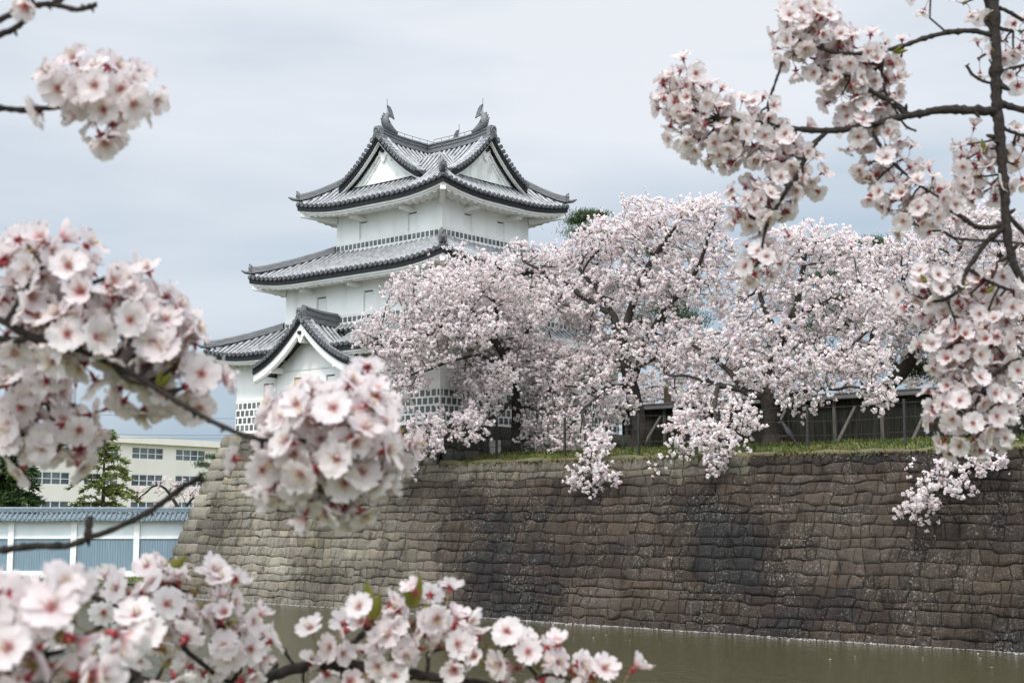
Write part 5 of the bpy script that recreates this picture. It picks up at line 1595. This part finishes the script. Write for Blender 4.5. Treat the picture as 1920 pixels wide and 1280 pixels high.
# --- left side, close to the lens
bough('bare double twig at the top left corner against the sky', 1.38,
      [([(-60, 80), (0, 38), (40, 18), (70, 10), (100, 8), (140, 18), (165, 14), (182, 9)], .0032, .0026), ([(-50, 88), (0, 66), (30, 52), (52, 32), (58, 24)], .0034, .0028), ([(95, 10), (120, -6), (150, -30)], .0034, .0030), ([(30, 22), (50, -2), (62, -30)], .003, .003)],
      [(60, -12, 0, 2)], 401, leaves=[])
bough('short twig with one round bunch of blossom in the sky at the upper left', 1.42,
      [([(-60, 200), (0, 203), (45, 206), (88, 203), (130, 200), (190, 190), (240, 200)], .0034, .0018)],
      [(128, 186, 0, 5), (170, 165, .01, 5), (205, 180, -.01, 6), (235, 180, .01, 5), (160, 200, 0, 4), (215, 215, 0, 5), (130, 160, 0, 2)], 402, bias=(0, -.5, -.05))
bough('heavy blossom bough at the left, its twig reaching a round bunch before the turret', 1.38,
      [([(-80, 560), (0, 600), (80, 640), (160, 660), (215, 686), (262, 708), (300, 732), (340, 757), (380, 780), (430, 805), (480, 822), (520, 826), (570, 825), (620, 815), (680, 800)], .0035, .0018),
       ([(-60, 632), (0, 634), (36, 637), (90, 630), (130, 640)], .004, .002), ([(80, 640), (120, 590), (160, 540), (200, 520)], .003, .002), ([(215, 686), (240, 712), (280, 720)], .003, .002), ([(10, 605), (50, 540), (80, 500)], .003, .002), ([(570, 825), (600, 790), (630, 760)], .002, .0015), ([(570, 825), (600, 860), (640, 880)], .002, .0015)],
      [(60, 490, 0), (110, 500, 0), (30, 540, 0), (90, 560, .02), (140, 540, 0), (175, 560, -.02), (215, 545, 0), (250, 570, 0), (50, 590, 0), (120, 610, -.02), (170, 610, 0), (220, 610, -.02), (265, 610, 0), (295, 600, 0), (20, 640, 0), (80, 650, 0), (145, 650, -.02), (200, 650, 0), (260, 655, 0), (310, 645, 0), (335, 680, 0), (60, 470, 0, 3), (300, 560, 0, 3),
       (285, 715, .03, 6), (310, 735, .03, 6), (350, 725, .03, 5), (365, 700, .02, 5), (320, 695, .02, 4), (260, 712, .03, 4),
       (560, 780, 0), (610, 770, -.02), (660, 780, 0), (700, 790, 0), (580, 830, -.02), (630, 830, -.03), (680, 830, -.02), (715, 830, 0), (540, 860, 0, 5), (600, 880, 0), (650, 880, -.02), (690, 870, 0), (560, 890, .02), (620, 910, .02), (670, 905, .02), (490, 865, 0, 4), (690, 740, 0, 3), (600, 915, -.02, 6), (560, 880, -.02, 6), (650, 915, -.02, 6), (545, 820, -.02, 5), (520, 870, 0, 5), (585, 790, -.03, 5), (640, 800, -.05, 6), (600, 850, -.05, 6), (660, 860, -.05, 6)],
      403, zoff=.03, per=(6, 7), bias=(0, -.6, .05), leaves=[(690, 765, -6, -28, 1.0), (682, 770, 30, -4, 1), (690, 770, 10, 30, 1.1), (140, 640, -34, -14, 1.0), (140, 640, 20, -18, 1.0), (295, 725, 8, -40, .8), (300, 725, 24, -30, .8)])
bough('lower left blossom bunch just above the pale wall', 1.5,
      [([(-80, 800), (0, 804), (40, 815), (75, 822)], .004, .0025), ([(-60, 740), (0, 724), (40, 712), (70, 694)], .0034, .0026), ([(75, 822), (110, 790), (140, 770)], .002, .0015), ([(75, 822), (100, 835), (110, 845)], .002, .0015)],
      [(20, 720, .02, 5), (60, 745, 0, 5), (25, 770, 0, 5), (90, 760, .01, 4), (60, 800, 0, 5), (110, 780, 0, 4), (145, 790, 0, 3), (110, 835, 0, 5), (85, 850, 0, 3), (30, 830, 0, 3), (140, 765, 0, 3)], 404, bias=(0, -.5, -.1))
bough('bare dark twig reaching across the pale wall at the lower left', 1.45,
      [([(-80, 1040), (0, 1031), (60, 1023), (125, 1022), (160, 1010), (205, 994), (250, 974), (285, 955), (320, 930), (348, 910), (372, 896), (378, 886)], .0036, .0026), ([(163, 1010), (166, 990), (168, 968)], .0040, .0034)],
      [], 405)
bough('largest blurred blossoms in the bottom left corner', 1.0,
      [([(-120, 1330), (-20, 1240), (40, 1180), (80, 1150)], .004, .002), ([(-20, 1240), (60, 1230), (120, 1220)], .003, .002)],
      [(20, 1110, 0, 4), (75, 1130, .01, 5), (30, 1170, 0, 5), (110, 1165, 0, 4), (60, 1215, -.01, 4), (15, 1235, 0, 4), (85, 1260, 0, 3), (130, 1130, .02, 3)], 406, yoff=30, bias=(0, -.6, .05))
bough('thick bough along the bottom edge with blossom before the moat water', 1.78,
      [([(420, 1330), (470, 1282), (520, 1262), (580, 1248), (640, 1245), (700, 1252), (770, 1262), (830, 1272), (900, 1282), (980, 1300)], .0075, .005),
       ([(600, 1246), (640, 1222), (672, 1196), (695, 1168), (698, 1158)], .0040, .0032), ([(800, 1268), (803, 1240), (800, 1225)], .0025, .002), ([(640, 1245), (570, 1255), (540, 1230), (535, 1215)], .002, .0018), ([(940, 1290), (930, 1260), (925, 1240)], .0025, .002), ([(980, 1300), (1010, 1270), (1040, 1265), (1090, 1280)], .0025, .002), ([(740, 1200), (800, 1150)], .002, .002)],
      [(690, 1165, 0, 5), (715, 1180, 0, 5), (745, 1200, 0, 5), (770, 1180, 0, 4), (800, 1140, 0, 4), (835, 1145, 0, 4), (735, 1230, 0, 5), (660, 1210, 0, 3), (835, 1215, 0, 5), (865, 1235, 0, 5), (905, 1240, 0, 4), (915, 1215, 0, 2), (960, 1205, 0, 3), (985, 1235, 0, 4), (1010, 1250, 0, 5), (1045, 1250, 0, 5), (1080, 1270, 0, 4), (1110, 1280, 0, 4), (600, 1220, 0, 3), (640, 1285, 0, 4), (570, 1285, 0, 4), (740, 1285, 0, 4), (690, 1275, .02, 3), (1150, 1290, 0, 3)],
      407, bias=(0, -.45, .30), leaves=[(694, 1165, -8, -75, 1), (700, 1165, 12, -58, .9), (768, 1140, -8, -50, 1), (776, 1140, 10, -62, 1), (530, 1220, -18, -26, 1)])
bough('forked twig with blossom at the lower left before the moat and stone wall', 1.68,
      [([(90, 1090), (150, 1108), (200, 1130), (250, 1155), (300, 1178), (335, 1198), (352, 1222), (385, 1248), (410, 1268), (450, 1290)], .0036, .0028),
       ([(160, 1190), (200, 1168), (240, 1148), (268, 1118), (275, 1095)], .003, .0025), ([(337, 1200), (370, 1190), (405, 1176), (415, 1170)], .003, .0026), ([(275, 1095), (300, 1090), (330, 1095)], .002, .0015)],
      [(260, 1090, 0, 4), (290, 1075, .02, 4), (320, 1095, 0, 4), (300, 1130, -.02, 5), (340, 1120, 0, 4), (365, 1090, 0, 4), (385, 1120, 0, 4), (330, 1150, 0, 4), (270, 1140, 0, 3), (415, 1110, 0, 3), (430, 1150, 0, 4), (450, 1175, 0, 4), (420, 1180, 0, 4), (455, 1210, 0, 4), (430, 1220, 0, 4), (480, 1200, .02, 3), (200, 1110, 0, 2), (270, 1180, .02, 3), (400, 1250, 0, 3), (450, 1240, .02, 3)],
      408, yoff=18, bias=(0, -.5, .1), leaves=[(290, 1098, 48, -46, 1.2), (412, 1172, -10, -22, 1), (412, 1172, 18, 24, 1)])
bough('dark stub with a few small blossoms low in the bottom left corner', 1.35,
      [([(60, 1300), (150, 1262), (190, 1258), (240, 1272), (300, 1300)], .010, .009), ([(190, 1262), (225, 1238), (258, 1222)], .0022, .0018)],
      [(180, 1225, 0, 2), (258, 1218, 0, 2), (300, 1215, 0, 2), (310, 1245, 0, 2)], 409, leaves=[(215, 1245, -14, -20, 1), (240, 1232, 30, 0, 1), (235, 1230, 20, -18, .9)])

# --- the tree at the right, a little further away
RT = [([(1858, -60), (1862, 0), (1865, 60), (1867, 120), (1869, 180), (1874, 240), (1880, 310), (1884, 370), (1888, 430), (1896, 480), (1912, 515), (1940, 550), (1980, 590)], .0115, .0062),
      ([(1862, 66), (1820, 58), (1780, 61), (1740, 70), (1700, 84), (1660, 95), (1620, 100), (1580, 101), (1545, 93), (1510, 82), (1482, 68)], .0050, .0024),
      ([(1660, 95), (1654, 130), (1658, 165), (1672, 195), (1684, 214)], .0028, .0022), ([(1620, 98), (1632, 118), (1652, 120)], .0022, .002),
      ([(1868, 208), (1820, 207), (1770, 206), (1730, 212), (1690, 219), (1650, 230), (1600, 240), (1555, 245), (1510, 243), (1470, 239), (1430, 231), (1390, 225), (1350, 222)], .0085, .0030),
      ([(1700, 216), (1680, 196), (1650, 180), (1625, 165), (1605, 148), (1570, 138), (1545, 128)], .0058, .0024),
      ([(1552, 246), (1528, 268), (1508, 300), (1494, 330), (1478, 352), (1462, 380), (1445, 405), (1434, 435), (1428, 470), (1424, 492)], .0046, .0022),
      ([(1636, 246), (1652, 275), (1678, 308), (1705, 332), (1735, 355), (1765, 372)], .0032, .0022),
      ([(1441, 232), (1441, 195), (1450, 165), (1460, 138), (1466, 116)], .0026, .0024), ([(1690, 226), (1700, 238), (1718, 246)], .0022, .0022),
      ([(1886, 418), (1860, 426), (1830, 424), (1805, 408), (1782, 394)], .0052, .0036), ([(1784, 396), (1795, 380), (1806, 362)], .0024, .002),
      ([(1886, 425), (1865, 440), (1845, 458), (1828, 484), (1812, 508), (1800, 540), (1775, 560), (1750, 565)], .0060, .0026), ([(1812, 500), (1840, 520), (1870, 535), (1900, 545)], .0036, .0026), ([(1860, 522), (1868, 505), (1870, 490)], .0022, .002),
      ([(1766, 432), (1790, 446), (1830, 450), (1880, 452), (1940, 460)], .0026, .0024), ([(1790, 446), (1800, 458), (1808, 448)], .002, .0016),
      ([(1870, 192), (1895, 200), (1940, 212)], .0072, .0060), ([(1866, 14), (1890, 22), (1940, 52)], .0040, .0036), ([(1868, 52), (1886, 56), (1900, 58)], .0036, .0030), ([(1872, 232), (1890, 245), (1930, 258)], .0036, .0030),
      ([(1862, 58), (1848, 40), (1850, 15), (1840, -20)], .0030, .0026), ([(1864, 158), (1838, 150), (1822, 138), (1812, 122)], .0028, .0026), ([(1868, 135), (1890, 130), (1930, 120)], .0034, .003),
      ([(1886, 400), (1905, 420), (1940, 455)], .0045, .004), ([(1960, 620), (1915, 668), (1880, 690), (1855, 710), (1838, 740), (1822, 768), (1812, 780)], .0048, .0026), ([(1855, 710), (1830, 700), (1805, 690)], .002, .0018), ([(1812, 780), (1825, 795), (1830, 805)], .0022, .002), ([(1775, 560), (1790, 600), (1800, 640)], .002, .0016)]
RC = [(1500, 18, 0), (1530, 30, .02), (1545, 60, 0), (1478, 52, 0), (1500, 70, -.02), (1525, 90, 0), (1490, 100, 0), (1560, 100, 0), (1520, 55, -.03),
      (1570, 80, 0), (1600, 105, -.02), (1630, 100, 0), (1560, 140, .02), (1590, 150, -.02), (1620, 150, 0), (1580, 175, 0), (1640, 130, 0), (1545, 130, 0), (1690, 105, 0, 3), (1660, 150, 0), (1650, 175, 0),
      (1290, 145, 0), (1270, 165, .02), (1300, 185, -.03), (1265, 205, 0), (1305, 225, 0), (1280, 250, 0), (1335, 195, 0), (1345, 235, -.02), (1320, 265, 0), (1370, 255, -.02), (1385, 215, 0), (1400, 245, 0), (1355, 285, 0), (1390, 285, 0), (1425, 215, 0), (1430, 255, 0), (1260, 180, .02), (1440, 280, 0, 4),
      (1460, 265, 0), (1485, 290, -.02), (1450, 305, 0), (1505, 320, 0), (1470, 335, -.02), (1440, 330, 0), (1515, 345, 0, 4), (1485, 265, 0, 4),
      (1400, 380, 0), (1425, 385, -.02), (1450, 375, 0), (1415, 405, 0), (1395, 400, 0, 4), (1460, 410, 0, 3),
      (1625, 215, 0), (1610, 250, 0), (1645, 250, 0, 5), (1670, 230, 0, 4), (1600, 225, .02, 4), (1670, 250, 0, 3),
      (1630, 305, 0), (1655, 315, 0), (1640, 345, 0, 5), (1680, 335, 0, 4), (1670, 365, 0, 4), (1710, 370, -.02), (1740, 365, -.02), (1700, 400, -.02), (1735, 400, -.03), (1760, 390, 0), (1750, 350, 0, 4), (1715, 420, 0, 4), (1690, 300, 0, 3),
      (1810, 300, 0), (1830, 330, 0, 5), (1850, 310, .02, 5), (1865, 340, 0, 5), (1845, 360, 0, 4), (1880, 290, .03, 4), (1905, 310, 0, 4), (1900, 270, 0, 3), (1820, 270, 0, 3),
      (1838, 108, 0, 3), (1900, 95, 0, 5), (1915, 60, 0, 4), (1905, 140, 0, 4), (1885, 75, 0, 3), (1838, 28, 0, 2), (1810, 5, 0, 3), (1745, -8, 0, 3),
      (1420, 495, 0, 6), (1418, 498, .01, 6), (1432, 492, -.01, 6),
      (1735, 530, 0), (1750, 560, 0, 6), (1715, 555, 0, 5), (1790, 540, 0, 6), (1780, 575, 0, 5), (1820, 550, .02, 5), (1850, 545, 0, 6), (1870, 560, 0, 5), (1900, 570, 0, 5), (1920, 540, 0, 5), (1880, 505, .03, 3), (1920, 600, 0, 5), (1850, 590, 0, 4),
      (1770, 625, 0), (1795, 640, -.02), (1765, 660, 0), (1810, 660, -.02), (1790, 680, 0), (1830, 630, 0), (1860, 640, -.02), (1875, 625, 0), (1880, 660, 0), (1845, 670, 0), (1895, 690, 0, 5), (1870, 700, 0, 5),
      (1790, 725, 0), (1820, 730, -.02), (1770, 755, 0), (1800, 765, -.02), (1845, 745, 0), (1780, 790, 0), (1815, 800, -.02), (1850, 780, 0), (1830, 815, -.01), (1865, 790, 0, 6), (1860, 815, 0, 5), (1800, 825, 0, 5), (1875, 755, 0, 4)]
bough('near cherry tree at the right edge with dark upright stem and sharp blossom sprays', 2.5, RT, [(c_[0], c_[1], c_[2] + .03) + tuple(c_[3:]) for c_ in RC], 410, per=(7, 8), bias=(0, -.35, -.12), limit=100, name='near_cherry_tree',
      leaves=[(1672, 100, 20, -14, 1), (1676, 98, 26, -4, 1), (1850, 290, -8, -30, 1), (1740, 535, -16, -26, .8), (1795, 545, 26, -14, .9), (1850, 550, 22, -18, .8)])
